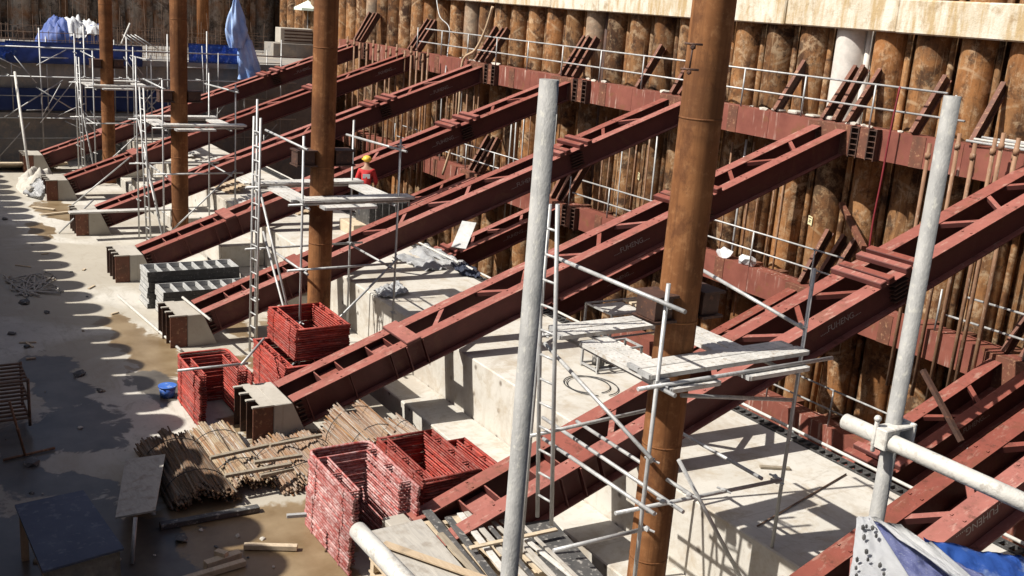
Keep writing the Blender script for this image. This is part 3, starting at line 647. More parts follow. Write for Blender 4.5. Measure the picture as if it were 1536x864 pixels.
# hose and rope on the right hand wall
def hang(pts, r, mat, name, lab, cat): return tag(MB().tube(pts, r, 8).build(name, mat), lab, cat)
def spl(p, n=6):
    p = [Vector(q) for q in p]; out = []
    for i in range(len(p) - 1):
        a, b, c, d = p[max(i - 1, 0)], p[i], p[i + 1], p[min(i + 2, len(p) - 1)]
        for k in range(n):
            t = k / n; out.append(.5 * ((2 * b) + (c - a) * t + (2 * a - 5 * b + 4 * c - d) * t * t + (3 * b - a - 3 * c + d) * t ** 3))
    return out + [p[-1]]
hang(spl([YP(739, 10, 19.0), YP(728, 45, 19), YP(713, 75, 18.9), YP(694, 93, 18.9), YP(689, 160, 18.9), YP(683, 200, 18.9), YP(664, 262, 18.8)]), .05, 'hose', 'hose', 'tan hose hanging in a curve over the upper waler', 'hose')
hang(spl([YP(1350, 130, 19.0), YP(1335, 200, 18.95), YP(1322, 270, 18.95), YP(1310, 330, 18.95), YP(1304, 372, 18.95)]), .022, 'redrope', 'rope', 'dark red rope hanging from the upper rail right of the third strut head', 'rope')
hang(spl([YP(655, 0, 19.9), YP(660, 25, 19.8), YP(674, 42, 19.7), YP(672, 75, 19.6), YP(668, 110, 19.0)]), .022, 'galv', 'cable', 'pale thin cable looping down the piles above the fifth strut head', 'cable')
o = MB().bar(YP(1262, 306, 19.9), YP(1296, 372, 18.9), .12, .1).build('steel_angle', 'rusty_red'); tag(o, 'brown steel angle leaning across the piles above the second strut', 'steel angle')
for k, (px, py) in enumerate(((1088, 376), (1122, 380))):
    P = YP(px, py, 19.35); o = MB().blob((P.x, 19.35, -5.93), .2, 2, .3, (1.2, .8, .8), k + 3).build('cloth_bundle', 'white_cloth'); tag(o, '%s crumpled white bag on the lower waler beside the nearest king post' % ('larger left' if k == 0 else 'smaller right'), 'bag', 'white bags on the lower waler')
# ================================================================== SCAFFOLDS
def tubes(t, name, segs, r=.0243, mat='galv'):
    for a, b in segs: MB().tube([a, b], r, 10).build(name, mat, t)
def coupler(t, pts, r=.05):
    for p in pts:
        m = MB(); p = Vector(p); m.blob(p, r, 1, .2, (1, 1, .8), int(abs(p.x * 91 + p.z * 37)) % 99); m.tube([p + Vector((-.06, -.05, .02)), p + Vector((.07, .06, -.02))], .014, 6); m.build('coupler', 'galv', t)
PZ = -3.96
def plank(p, q, wd, z, lab, grp, lip=.045):
    p, q = Vector((p[0], p[1], z)), Vector((q[0], q[1], z)); d = (q - p).normalized(); s = d.cross(Vector((0, 0, 1)))
    t = thing('scaffold_plank', (p + q) / 2, lab, 'plank', grp)
    m = MB(); m.bar(p, q, wd, .006)
    for k in (-1, 1): m.bar(p + s * k * (wd / 2 - .01) - Vector((0, 0, .026)), q + s * k * (wd / 2 - .01) - Vector((0, 0, .026)), .018, .04)
    L = (q - p).length
    for k in range(1, int(L / .12)):
        c = p + d * (k * .12)
        for u in (-.3, 0, .3): m.bar(c + s * wd * u - d * .02 + Vector((0, 0, .005)), c + s * wd * u + d * .02 + s * .02 + Vector((0, 0, .005)), .03, .004)
    m.build('deck', 'plank', t)
    for e in (p, q): MB().bar(e + s * wd * .45 - Vector((0, 0, .02)), e - s * wd * .45 - Vector((0, 0, .02)), .05, .05).build('end_hook', 'galv', t)
    return t
def ladder(p0, p1, wdv, lab, grp='aluminium ladders on the scaffolds'):
    p0, p1 = Vector(p0), Vector(p1); wv = Vector(wdv); t = thing('ladder', p0, lab, 'ladder', grp)
    MB().tube([p0, p1], .026, 8).build('rail', 'galv', t); MB().tube([p0 + wv, p1 + wv], .026, 8).build('rail', 'galv', t)
    L = (p1 - p0).length; n = int(L / .29)
    for k in range(1, n): c = p0 + (p1 - p0) * (k / n); MB().tube([c, c + wv], .016, 8).build('rung', 'galv', t)
def tower(i, desc, zb=(FL, CT, FL, FL), extra=True):
    px, py = KP[i]; PZ = globals()['PZ'] if i else -3.76
    if not i: px, py = -8.5, 7.67
    A, B, C, D = (px + .45, py - .57), (px + .2, py + 1.9), (px - 1.45, py - .85), (px - 1.4, py + 1.25)
    if i: B = (px + .4, py + 1.5)
    zb = list(zb)
    for k, q in enumerate((A, B, C, D)): zb[k] = CT if q[1] > CY else FL
    t = thing('scaffold_tower', (px, py, FL), 'galvanised tube scaffold tower round the ' + desc, 'scaffold', 'scaffold towers round the king posts')
    tp = (-2.68, -2.75, -2.2, -2.6)
    V = lambda q, z: Vector((q[0], q[1], z))
    tubes(t, 'standard', [(V(q, z0 + .004), V(q, z1)) for q, z0, z1 in zip((A, B, C, D), zb, tp)])
    e = .05
    lv = [PZ - .04, -5.3] if i else [PZ - .04]
    for z in lv:
        tubes(t, 'ledger', [(V((A[0] + e, A[1] - .3), z), V((A[0] + e, B[1] + .2), z)), (V((C[0] + e, C[1] - .25), z), V((C[0] + e, D[1] + .3), z)),
                            (V((C[0] - .25, A[1] + e), z - .05), V((A[0] + .25, A[1] + e), z - .05)), (V((D[0] - .25, D[1] + e), z - .05), V((B[0] + .3, D[1] + e), z - .05))])
        coupler(t, [V((A[0] + .02, A[1] + .02), z), V((C[0] + .02, C[1] + .02), z), V((D[0] + .02, D[1] + .02), z)])
    if i:
        tubes(t, 'guard_tube', [(V((C[0] - .2, A[1] - .03), -2.85), V((A[0] + .3, A[1] - .03), -2.9)), (V((D[0] - .3, D[1] - .03), -2.95), V((B[0] + .35, B[1] - .03), -2.95))])
        tubes(t, 'brace', [(V((C[0] - .2, A[1] - .06), -5.0), V((A[0] + .15, A[1] - .06), -7.2)), (V((A[0] + .06, A[1] - .2), -7.3), V((A[0] + .06, B[1]), -5.2)), (V((C[0] + .1, C[1]), -3.9), V((A[0] - .1, A[1] - .1), -6.6))])
    if i: coupler(t, [V((q[0], q[1]), z) for q in (A, B, C) for z in (-2.9, -5.3, -6.4) if z > CT or q[1] < CY])
    g = 'steel planks ringing the king posts'; w = desc.split(',')[0]
    if i:
        plank((px + .42, py - .6), (px + .42, py + 1.75), .42, PZ + .06, 'near cross plank of the platform round the ' + w, g)
        plank((px - 1.45, py - .85), (px - 1.45, py + 1.45), .4, PZ + .06, 'far cross plank of the platform round the ' + w, g)
        plank((px - 1.2, py - .5), (px + .2, py - .5), .42, PZ + .0, 'left plank of the platform round the ' + w, g)
        plank((px - 1.2, py + 1.3), (px + .2, py + 1.3), .42, PZ + .0, 'right plank of the platform round the ' + w, g)
    else:
        for (p, q, wd, z, l) in (((-8.17, 7.02), (-8.17, 9.42), .215, .06, 'front near'), ((-8.4, 7.05), (-8.4, 9.38), .215, .06, 'back near'), ((-9.62, 6.85), (-9.62, 8.6), .2, .065, 'front far'), ((-9.83, 6.95), (-9.83, 8.75), .2, .07, 'back far'),
                                 ((-9.42, 7.16), (-8.05, 7.16), .215, .002, 'outer left'), ((-9.5, 7.4), (-8.2, 7.4), .215, .0, 'inner left'), ((-9.45, 8.55), (-8.3, 8.55), .215, .0, 'inner right'), ((-9.45, 8.8), (-8.3, 8.8), .215, .003, 'outer right'),
                                 ((-8.02, 7.22), (-8.02, 7.9), .2, -.075, 'short low left'), ((-8.0, 8.35), (-8.0, 9.28), .2, -.07, 'short low right')):
            plank(p, q, wd, PZ + z, l + ' plank of the platform round the nearest king post', g)
    if i: plank((px + .85, py - .3), (px + .85, py + .75), .3, PZ - .02, 'short low plank in front of the ' + w, g)
    return t
TD = ['nearest king post', 'second king post, behind the ring of red trestles', 'third king post', 'farthest tall king post']
T = [tower(i, TD[i]) for i in range(4)]
t = T[0]
tubes(t, 'guard_tube', [(YP(838, 388, 6.9), YP(1028, 468, 7.05)), (YP(1050, 403, 9.4), YP(1206, 493, 9.55))])
tubes(t, 'ledger', [(XP(923, 770, -8.1), XP(1171, 720, -8.1)), (XP(830, 826, -8.1), XP(972, 792, -8.1)), (XP(795, 654, -9.9), XP(985, 612, -9.9)), (XP(1022, 593, -8.2), XP(1188, 600, -8.25))])
tubes(t, 'ledger', [(YP(814, 626, 7.45), YP(1025, 768, 7.45)), (YP(815, 658, 7.05), YP(982, 771, 7.05)), (YP(865, 632, 7.85), YP(1039, 744, 7.85)), (YP(1000, 637, 9.0), YP(1143, 718, 9.0))])
tubes(t, 'brace', [(YP(817, 515, 6.95), YP(977, 688, 7.05)), (XP(1018, 690, -8.15), XP(1112, 868, -7.9))])
coupler(t, [XP(977, 690, -8.05), XP(973, 766, -8.05), XP(995, 752, -8.0), XP(1034, 742, -8.0), XP(1085, 735, -8.0), XP(970, 793, -8.0), XP(1165, 722, -8.2), XP(1006, 460, -7.95), XP(1200, 488, -8.25), XP(1163, 715, -8.2)], .042)
ladder(tuple(XP(806, 775, -9.75)), tuple(XP(813, 300, -9.75)), (.26, .04, 0), 'tall aluminium ladder standing behind the near grey pole')
ladder((KP[1][0] - 1.5, KP[1][1] - .95, FL), (KP[1][0] - 1.5, KP[1][1] - .9, -2.55), (.3, .04, 0), 'aluminium ladder on the scaffold of the second king post')
ladder((KP[2][0] - .2, KP[2][1] - .9, FL), (KP[2][0] - .8, KP[2][1] - .9, -3.0), (.3, .04, 0), 'aluminium ladder leaning on the scaffold of the third king post')
ladder((KP[3][0] - .3, KP[3][1] - .9, FL), (KP[3][0] - .9, KP[3][1] - .9, -3.0), (.3, .04, 0), 'aluminium ladder leaning on the scaffold of the farthest tall king post')
# long board on trestle by the fifth footing, long stray tubes
o = MB().box(-32.35, -32.05, 5.1, 8.2, -6.8, -6.75).build('long_board', 'plank'); tag(o, 'long thin pale board resting over the sixth strut footing', 'board')
def stray(a, b, lab, r=.0243, mat='galv', cat='tube', grp=None, name='loose_tube'):
    return tag(MB().tube([a, b], r, 10).build(name, mat), lab, cat, grp)
stray(ZP(176, 443, FL + .1), ZP(272, 526, FL + .03), 'long pale tube lying on wet slab left of the form panels', .03, 'white_tube')
stray(ZP(274, 446, -6.8), ZP(316, 480, -6.8), 'short pale tube lying across the cap of the fourth strut footing', .028, 'white_tube')
stray(ZP(266, 556, -6.58), ZP(372, 545, -6.58), 'galvanised tube lying on the low left stack of red trestles')
stray(ZP(362, 547, -6.5), ZP(396, 508, -6.35), 'galvanised tube sticking up from the low left stack of red trestles')
stray(XP(22, 108, -45.4), ZP(45, 268, FL + .02), 'bright white prop leaning at the far left before the grey wall', .05, 'white_tube')
stray(ZP(1136, 789, CT + .02), ZP(1269, 711, CT + .02), 'thin dark rod lying on the shaded raft top', .012, 'rebar', 'rod')
stray(XP(1005, 345, -31), XP(1010, 400, -31), 'x', .02) if False else None
for a, b, z, l in (((60, 322), (118, 316), FL + .05, 'thin board lying on the slab left of the sixth footing'), ((48, 310), (82, 314), FL + .04, 'short thin board lying on the slab edge far left')):
    o = MB().bar(ZP(*a, z), ZP(*b, z), .12, .03).build('thin_board', 'wood'); tag(o, l, 'board')
# far scaffolding by posts three and four: raking tubes
stray(ZP(108, 308, FL + .02), XP(195, 236, -37.5), 'galvanised tube raking up beside the sixth footing, lower of two')
stray(ZP(88, 350, FL + .02), XP(140, 300, -33.2), 'galvanised tube raking from the slab to the sixth footing')
# ================================================================== RED FRAMES
FR = {}
def frame_src(kind, L, Wd, mat):
    m = MB(); r = .0235
    if kind == 'U':
        c = .12
        pts = [(L / 2, -Wd / 2, 0), (-L / 2 + c, -Wd / 2, 0), (-L / 2 + .03, -Wd / 2 + .03, 0), (-L / 2, -Wd / 2 + c, 0), (-L / 2, Wd / 2 - c, 0), (-L / 2 + .03, Wd / 2 - .03, 0), (-L / 2 + c, Wd / 2, 0), (L / 2, Wd / 2, 0)]
        m.tube(pts, r, 8)
        m.tube([(-L / 2 + .3, -Wd / 2, 0), (-L / 2 + .3, Wd / 2, 0)], .016, 6)
        for s in (-1, 1):
            m.tube([(-L / 2 + .3, s * (Wd / 2 - .17), 0), (L / 2 - .25, s * (Wd / 2 - .17), 0)], .014, 6); m.tube([(L / 2 - .25, s * (Wd / 2 - .17), 0), (L / 2 - .25, s * Wd / 2, 0)], .014, 6)
            m.tube([(0, s * (Wd / 2 - .17), 0), (0, s * Wd / 2, 0)], .014, 6)
    else:
        for y in (-Wd / 2, Wd / 2): m.tube([(-L / 2, y, 0), (L / 2, y, 0)], r, 8)
        for x in (-L / 2 + .02, L / 2 - .02): m.tube([(x, -Wd / 2, 0), (x, Wd / 2, 0)], r, 8)
        for y in (-Wd / 2 + .15, Wd / 2 - .15): m.tube([(-L / 2, y, 0), (L / 2, y, 0)], .014, 6)
        for x in (-.45, 0, .45):
            for s in (-1, 1): m.tube([(x, s * Wd / 2, 0), (x, s * (Wd / 2 - .15), 0)], .014, 6)
    # pin lugs
    for x in (-L * .3, L * .28): m.box(x, x + .05, -Wd / 2 - .03, -Wd / 2 + .02, -.018, .018)
    o = m.build('scaffold_trestle', mat); 
    for v in o.data.vertices: v.co += ROOT[o.name]
    return o
def stack(kind, x0, x1, y0, y1, z0, z1, where, mat, jit=.011, step=.046, shift=None):
    key = (kind, round(x1 - x0, 2), round(y1 - y0, 2), mat); n = int((z1 - z0) / step)
    for k in range(n):
        lab = 'red steel trestle of the %s, %s from the top' % (where, nth(n - k))
        if key not in FR: o = FR[key] = frame_src(kind, x1 - x0, y1 - y0, mat)
        else: o = FR[key].copy(); COL.objects.link(o)
        tag(o, lab, 'scaffold trestle', 'red steel trestles in the ' + where)
        sx = shift(k / n) if shift else 0
        o.location = ((x0 + x1) / 2 + random.uniform(-jit, jit) + sx, (y0 + y1) / 2 + random.uniform(-jit, jit), z0 + step * (k + .5)); o.rotation_euler = (0, 0, random.uniform(-.012, .012))
stack('U', -13.25, -11.55, 5.2, 6.15, FL, -6.36, 'tallest dusty stack at the bottom', 'frame_pale', shift=lambda q: -.08 if q < .5 else 0)
stack('R', -13.55, -11.95, 6.45, 7.38, FL, -6.52, 'hollow bright stack', 'frame_red')
stack('R', -13.9, -12.4, 7.68, 8.58, FL + .0, -6.98, 'low dark stack against the bench', 'frame_red') if False else stack('R', -13.9, -12.4, 7.45, 8.18, FL, -6.95, 'low dark stack near the bench', 'frame_red')
stack('U', -18.75, -17.2, 4.75, 5.68, FL, -6.67, 'low left stack before the third strut', 'frame_red')
stack('R', -19.15, -17.35, 6.35, 7.7, FL, -6.67, 'low stack beneath the ring stack', 'frame_red')
stack('R', -19.1, -17.55, 6.62, 7.66, -6.666, -6.0, 'ring stack round the post foot', 'frame_red', step=.045)
# ================================================================== FORM PANELS
fs = None
def panels(x0, x1, y0, y1, n, where):
    global fs
    for k in range(n):
        lab = 'alloy form panel in the %s, %s from the top' % (where, nth(n - k)); z = FL + .002 + k * .128
        if fs is None:
            fs = thing('form_panel', (0, 0, 0), lab, 'form panel', 'alloy form panels lying stacked on the slab'); Wx, Ly = .8, 2.2
            m = MB(); m.box(-Wx / 2, Wx / 2, -Ly / 2, Ly / 2, .0, .012); m.build('face', 'black', fs)
            m = MB()
            for y in [-Ly / 2 + .05 + j * .3 for j in range(8)]: m.box(-Wx / 2 + .021, Wx / 2 - .021, y - .02, y + .02, .013, .112)
            m.build('rib', 'form', fs)
            for s in (-1, 1):
                m = MB(); m.box(s * Wx / 2 - .02 * (s > 0), s * Wx / 2 + .02 * (s < 0), -Ly / 2, Ly / 2, .0125, .122); m.build('edge', 'black' if s > 0 else 'form', fs)
                m = MB(); m.box(-Wx / 2 + .021, Wx / 2 - .021, s * Ly / 2 - .02 * (s > 0), s * Ly / 2 + .02 * (s < 0), .0125, .122); m.build('edge', 'form', fs)
            t = fs
        else: t = copy_tree(fs, (0, 0, 0), lab)
        t.location = ((x0 + x1) / 2 + random.uniform(-.02, .02), (y0 + y1) / 2 + random.uniform(-.03, .03), z); t.rotation_euler.z = random.uniform(-.012, .012)
panels(-25.5, -24.7, 5.6, 7.8, 7, 'taller left stack on the slab')
panels(-24.55, -23.75, 5.75, 7.95, 5, 'lower right stack on the slab')
# ================================================================== BUNDLES
rodm = {}
def bundle(x0, x1, y0, y1, h, n, lab, mat, yaw=0, seed=1):
    rnd = random.Random(seed); t = thing('rod_bundle', ((x0 + x1) / 2, (y0 + y1) / 2, FL), lab, 'rod bundle', 'bundles of thin rusty tubes on the slab')
    L = x1 - x0; key = (round(L, 2), mat)
    if key not in rodm:
        mm = MB(); mm.tube([(-L / 2, 0, 0), (0, 0, .006), (L / 2, 0, 0)], .0145, 6); o = mm.build('rod', mat); me = o.data
        for v in me.vertices: v.co += ROOT[o.name]
        bpy.data.objects.remove(o); rodm[key] = me
    def lay(top):
        u = rnd.uniform(-1, 1); H = h * (max(0, 1 - abs(u) ** 3.5 * .85)) * (.8 + .2 * math.sin(u * 7 + seed))
        zz = .02 + (H - rnd.random() ** 1.5 * .09 if top else rnd.random() * H); return (rnd.uniform(-.15, .15), u * (y1 - y0) / 2, max(.02, zz)), rnd.uniform(-.012, .012), yaw + rnd.uniform(-.06, .06)
    for k in range(min(n, 99)):
        o = bpy.data.objects.new('rod', rodm[key]); COL.objects.link(o); o.parent = t
        o.location, ry, rz = lay(True); o.rotation_euler = (rnd.uniform(0, 3), ry, rz)
    m = MB()
    for k in range(150):
        p, ry, rz = lay(k % 3 > 0); d = Vector((math.cos(rz), math.sin(rz), -ry)) * L / 2; c = Vector(t.location) + Vector(p); m.tube([c - d, c + d], .0145, 5)
    o = m.build('rod_core', mat, t); o['kind'] = 'stuff'
    for xx in (-L * .28, L * .28):
        m = MB(); ww = (y1 - y0) / 2 + .02; m.tube([(t.location.x + xx, t.location.y + ww * math.cos(a), FL + .02 + (h + .04) * math.sin(a)) for a in [math.pi * q / 10 for q in range(11)]], .008, 6); m.build('tie_wire', 'cable', t)
    return t
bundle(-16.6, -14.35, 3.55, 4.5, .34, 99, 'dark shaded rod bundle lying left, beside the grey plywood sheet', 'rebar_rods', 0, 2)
bundle(-16.75, -14.6, 4.35, 5.2, .3, 99, 'half lit rusty rod bundle right of the dark bundle', 'bundle', 0, 3)
bundle(-16.0, -14.3, 5.25, 6.5, .24, 99, 'flat pale rod bundle before the foot of the third strut', 'bundle', 0, 4)
bundle(-16.05, -14.5, 6.5, 7.6, .62, 100, 'high bright rod bundle leaning against the third strut', 'bundle', 0, 5)
bundle(-15.75, -14.25, 7.62, 8.1, .34, 60, 'small pale rod bundle beside the bench behind the red trestles', 'bundle', .04, 6)
def timber(a, b, z, lab, w=.09, h=.06, mat='wood', name='timber_batten', cat='timber'):
    o = MB().bar(ZP(*a, z), ZP(*b, z), w, h).build(name, mat, None, .004); return tag(o, lab, cat)
timber((315, 687), (402, 668), -7.2, 'grey batten lying over the half lit rod bundle, upper left one', .07, .05, 'wood_dark')
timber((405, 668), (482, 653), -7.27, 'grey batten lying on the flat rod bundle under the third footing', .07, .05, 'wood_dark')
timber((381, 694), (453, 683), -7.27, 'short dark batten lying on the flat rod bundle', .07, .05, 'wood_dark')
timber((337, 714), (437, 696), -7.2, 'long batten across the half lit rod bundle, lower one', .07, .05, 'wood_dark')
timber((390, 714), (440, 703), -7.27, 'short batten beside the dusty red trestles', .07, .05, 'wood_dark')
timber((240, 789), (388, 762), FL + .05, 'dark batten on wet slab below the dark rod bundle', .12, .08, 'ply_dark')
timber((366, 819), (446, 821), FL + .05, 'tan batten on brown wet slab left of the dusty frames', .09, .07)
timber((308, 848), (360, 831), FL + .05, 'short thick batten at the bottom left of centre', .12, .1)
timber((270, 872), (367, 843), FL + .05, 'long batten at the very bottom left of centre', .1, .08)
timber((324, 828), (340, 833), FL + .12, 'stub of timber on top of the thick batten', .09, .08)
timber((430, 774), (460, 772), -7.0, 'tube end sticking out of the dusty red trestles', .06, .05, 'galv')
# tilted plywood sheet on a prop
t = thing('plywood_sheet', ZP(205, 735, FL), 'tilted grey plywood sheet beside the dark rod bundle', 'plywood')
q = [ZP(188, 689, -7.42), ZP(248, 681, -7.3), ZP(233, 765, -6.98), ZP(173, 776, -7.1)]
MB().hexa([p - Vector((0, 0, .025)) for p in q], q).build('sheet', 'ply', t)
MB().tube([ZP(203, 776, -7.05), ZP(198, 846, FL + .02)], .028, 8).build('prop', 'galv', t)
MB().tube([q[0] + Vector((.1, .1, -.03)), (q[0].x + .1, q[0].y + .1, FL)], .03, 8).build('prop', 'wood', t)
# covered bench at the lower left
t = thing('covered_table', ZP(110, 830, FL), 'dark blue grey sheet lying over a timber table at the lower left', 'table')
q = [ZP(22, 757, -6.85), ZP(125, 735, -6.85), ZP(186, 822, -6.8), ZP(64, 857, -6.8)]
MB().hexa([p - Vector((0, 0, .03)) for p in q], q).build('table_top', 'slate', t)
c = sum(q, Vector()) / 4
for k in range(4):
    a = c + (q[k] - c) * .84; b = c + (q[(k + 1) % 4] - c) * .84
    MB().bar((a.x, a.y, FL), (a.x, a.y, -6.9), .09, .09, (1, 0, 0)).build('leg', 'wood', t)
    MB().bar((a.x, a.y, -7.0), (b.x, b.y, -7.0), .04, .16).build('apron', 'ply', t)
m = MB(); a, b = c + (q[2] - c) * .93, c + (q[3] - c) * .93
m.grid(14, 8, lambda u, v: Vector((a.x + (b.x - a.x) * u + .05 * math.sin(u * 17) * v, a.y + (b.y - a.y) * u, -6.86 - v * .72)) + Vector((.05 * v * math.cos(u * 23 + v * 2), 0, 0)), .01); m.build('drape', 'ply', t)
# trolley and rods at the left edge
t = thing('frame_trolley', ZP(20, 600, FL), 'small dark frame trolley at the left edge in shade', 'trolley')
o0 = ZP(18, 640, FL)
for dx, dy in ((0, 0), (.9, 0), (0, .55), (.9, .55)): MB().tube([(o0.x + dx - .6, o0.y + dy - .3, FL + .1), (o0.x + dx - .6, o0.y + dy - .3, FL + .95)], .025, 8).build('post', 'rebar', t)
for z in (.25, .6, .92):
    m = MB()
    for k in range(6): m.bar((o0.x - .6 + k * .18, o0.y - .3, FL + z), (o0.x - .6 + k * .18, o0.y + .25, FL + z), .05, .03)
    m.bar((o0.x - .65, o0.y - .3, FL + z - .03), (o0.x + .35, o0.y - .3, FL + z - .03), .03, .029); m.bar((o0.x - .65, o0.y + .25, FL + z - .03), (o0.x + .35, o0.y + .25, FL + z - .03), .03, .029); m.build('shelf', 'rebar', t)
stray(ZP(14, 602, -6.6), ZP(38, 684, FL + .03), 'dark rod leaning from the trolley to the slab', .02, 'rod', 'rod')
stray(ZP(5, 690, FL + .03), ZP(82, 672, FL + .03), 'dark tube lying on the slab at the foot of the leaning rod', .022, 'rod', 'tube')
# blue bucket lid
t = thing('bucket', ZP(262, 594, FL), 'blue plastic bucket standing left of the low red trestles', 'bucket')
p = ZP(263, 596, FL); MB().tube([(p.x - .1, p.y - .12, FL + .003), (p.x - .1, p.y - .12, FL + .2)], [.13, .16], 16).build('body', 'blue', t); MB().tube([(p.x - .1, p.y - .12, FL + .2), (p.x - .1, p.y - .12, FL + .225)], .17, 16).build('lid', 'blue', t)
# cables heap and small litter on the shaded slab
m = MB(); rnd = random.Random(3)
c = ZP(30, 432, FL)
for k in range(9):
    a = [c + Vector((rnd.uniform(-1.2, 1.0), rnd.uniform(-.3, .9), .03 + .03 * rnd.random())) for _ in range(6)]; m.tube(spl(a), .02, 6)
tag(m.build('cable_heap', 'ply'), 'tangle of pale hoses and cables on the shaded slab at the left edge', 'cables')
for k, (px, py) in enumerate(((40, 519), (8, 328), (47, 692), (150, 585), (273, 808), (36, 453), (70, 468), (18, 500), (120, 560))):
    o = MB().blob(ZP(px, py, FL + .03), .07 + .03 * (k % 3), 1, .35, (1.3, 1, .5), k).build('litter', 'ply_dark'); tag(o, 'small dark lump of litter on the shaded slab, %s from the far end' % nth(1 + sorted([328, 453, 468, 500, 519, 560, 585, 692, 808]).index(py)), 'litter', 'litter lumps on the slab')
# ================================================================== BOARDS AT THE BOTTOM
pl = thing('pallet_stack', ZP(690, 830, FL), 'timber pallets under the heap of boards at the bottom', 'pallet')
c = Vector((-10.6, 6.0, 0))
for k in range(4):
    m = MB()
    for j in range(5): m.box(c.x - .85, c.x + .95, c.y - .6 + j * .38, c.y - .5 + j * .38 + .16, FL + .004 + k * .185 + .13, FL + .004 + k * .185 + .155)
    m.build('pallet_deck', 'wood', pl)
    m = MB()
    for j in range(3): m.box(c.x - .8 + j * .8, c.x - .7 + j * .8, c.y - .6, c.y + 1.2, FL + .004 + k * .185, FL + .004 + k * .185 + .128)
    m.build('bearer', 'wood', pl)
BZ = FL + .8
def sheetq(pts, z, th, mat, lab, name='plywood_sheet', cat='plywood'):
    q = [ZP(x, y, z) for x, y in pts]; return tag(MB().hexa([p - Vector((0, 0, th)) for p in q], q).build(name, mat, None, .004), lab, cat)
sheetq([(556, 796), (632, 778), (742, 905), (625, 925)], BZ, .02, 'ply', 'cement spattered grey plywood sheet in the board heap at the bottom')
sheetq([(780, 785), (828, 778), (920, 880), (850, 905)], BZ, .02, 'ply_dark', 'black plywood sheet at the right of the board heap')
board = [((640, 766), (732, 880), .03, 'ply_dark', .13), ((672, 776), (745, 872), .03, 'ply_dark', .1), ((575, 815), (760, 880), .06, 'ply_tan', .12), ((690, 770), (770, 875), .05, 'plank', .09), ((700, 768), (800, 880), .07, 'ply', .08),
         ((724, 768), (838, 874), .05, 'ply', .06), ((742, 772), (862, 868), .05, 'plank', .07), ((760, 765), (880, 880), .1, 'ply', .05), ((660, 800), (740, 890), .05, 'wood_dark', .09), ((735, 790), (820, 890), .11, 'ply_dark', .06),
         ((705, 822), (835, 794), .13, 'wood', .07), ((770, 800), (850, 885), .12, 'ply', .06)]
for k, (a, b, dz, mt, wd) in enumerate(board):
    o = MB().bar(ZP(*a, BZ + dz), ZP(*b, BZ + dz), wd, .028).build('board', mt, None, .003)
    tag(o, ['black board', 'narrow black board', 'long tan board lying aslant', 'pale spattered board', 'grey board', 'narrow grey board', 'pale strip', 'thin grey strip', 'brown grey board', 'thin black strip', 'tan batten lying crosswise', 'short grey strip'][k] + ' in the heap at the bottom, behind the near grey pole', 'board', 'boards in the heap at the bottom')
# ================================================================== NEAR GUARD TUBES
def near_pole(x, y, z1, lab, mat='galv_near', r=.0243, z0=FL):
    return tag(MB().tube([(x, y, z0 + .003), (x, y, -3), (x, y, z1)], r, 24).build('scaffold_pole', mat), lab, 'pole', 'near scaffold poles')
g = XP(794, 490, -2.25); near_pole(-2.25, g.y, XP(820, 119, -2.25).z, 'thick looking grey scaffold pole standing nearest in the centre', r=.0255)
g2 = XP(1372, 460, -1.9); near_pole(-1.9, g2.y, XP(1425, 144, -1.9).z, 'mottled grey scaffold pole standing nearest on the right')
a, b = YP(1268, 632, g2.y - .05), YP(1560, 764, g2.y - .05)
t = thing('guard_tube', (a + b) / 2, 'white weathered horizontal tube clamped to the right grey pole', 'tube')
MB().tube([a, b], .0255, 24).build('tube', 'white_tube', t)
p = YP(1330, 656, g2.y - .05)
m = MB(); m.bar(p + Vector((-.03, -.004, 0)), p + Vector((.024, -.004, 0)), .06, .066); m.bar(p + Vector((0, .0, .028)), p + Vector((.0, .1, .028)), .05, .012); m.bar(p + Vector((0, .0, -.036)), p + Vector((.0, .1, -.036)), .05, .012)
m.bar(p + Vector((0, .085, .0)), p + Vector((0, .098, .0)), .06, .08); m.tube([p + Vector((-.02, -.03, -.05)), p + Vector((-.02, -.03, .06))], .008, 8); m.blob(p + Vector((-.02, -.03, .058)), .014, 1, 0); m.build('clamp', 'white_tube', t, .003)
a, b = YP(537, 796, 1.06), YP(640, 905, 1.06); tag(MB().tube([a, b], .025, 24).build('guard_tube', 'white_tube'), 'white tube end poking in at the bottom edge left of centre', 'tube')
# tarpaulin over the near board at the lower right
from mathutils import noise as mnoise
def cloth(pts, nu, nv, amp, seed, th=.004):
    rnd = random.Random(seed); ph = [rnd.uniform(0, 6) for _ in range(6)]
    a, b, c, d = [Vector(p) for p in pts]; n = (b - a).cross(d - a).normalized()
    def fn(u, v):
        p = a.lerp(b, u).lerp(d.lerp(c, u), v)
        w = math.sin(u * 9 + ph[0] + v * 3) * .5 + math.sin(v * 13 + ph[1] - u * 5) * .35 + math.sin((u + v) * 23 + ph[2]) * .2 + math.sin(u * 31 - v * 27 + ph[3]) * .12
        L = ((b - a).length + (d - a).length) * .5; q = Vector((u * (b - a).length, v * (d - a).length, seed * 3.7)) / L
        w = w * .45 + 1.6 * abs(mnoise.noise(q * 4)) + 1.0 * abs(mnoise.noise(q * 9)) + .5 * mnoise.noise(q * 19)
        return p + n * (amp * w)
    return MB().grid(nu, nv, fn, th)
t = thing('tarpaulin', XP(1400, 860, -1.75), 'blue tarpaulin with white underside draped over the near edge at lower right', 'tarpaulin')
P = lambda x, y, d: ray(x, y) * d
cloth([P(1304, 775, 2.95), P(1390, 818, 2.9), P(1560, 905, 2.75), P(1400, 935, 2.75)], 30, 24, .012, 3).build('pale_face', 'blue_worn', t)
cloth([P(1384, 806, 3.05), P(1560, 838, 3.1), P(1600, 950, 2.8), P(1420, 925, 2.85)], 30, 24, .012, 5).build('blue_face', 'blue', t)
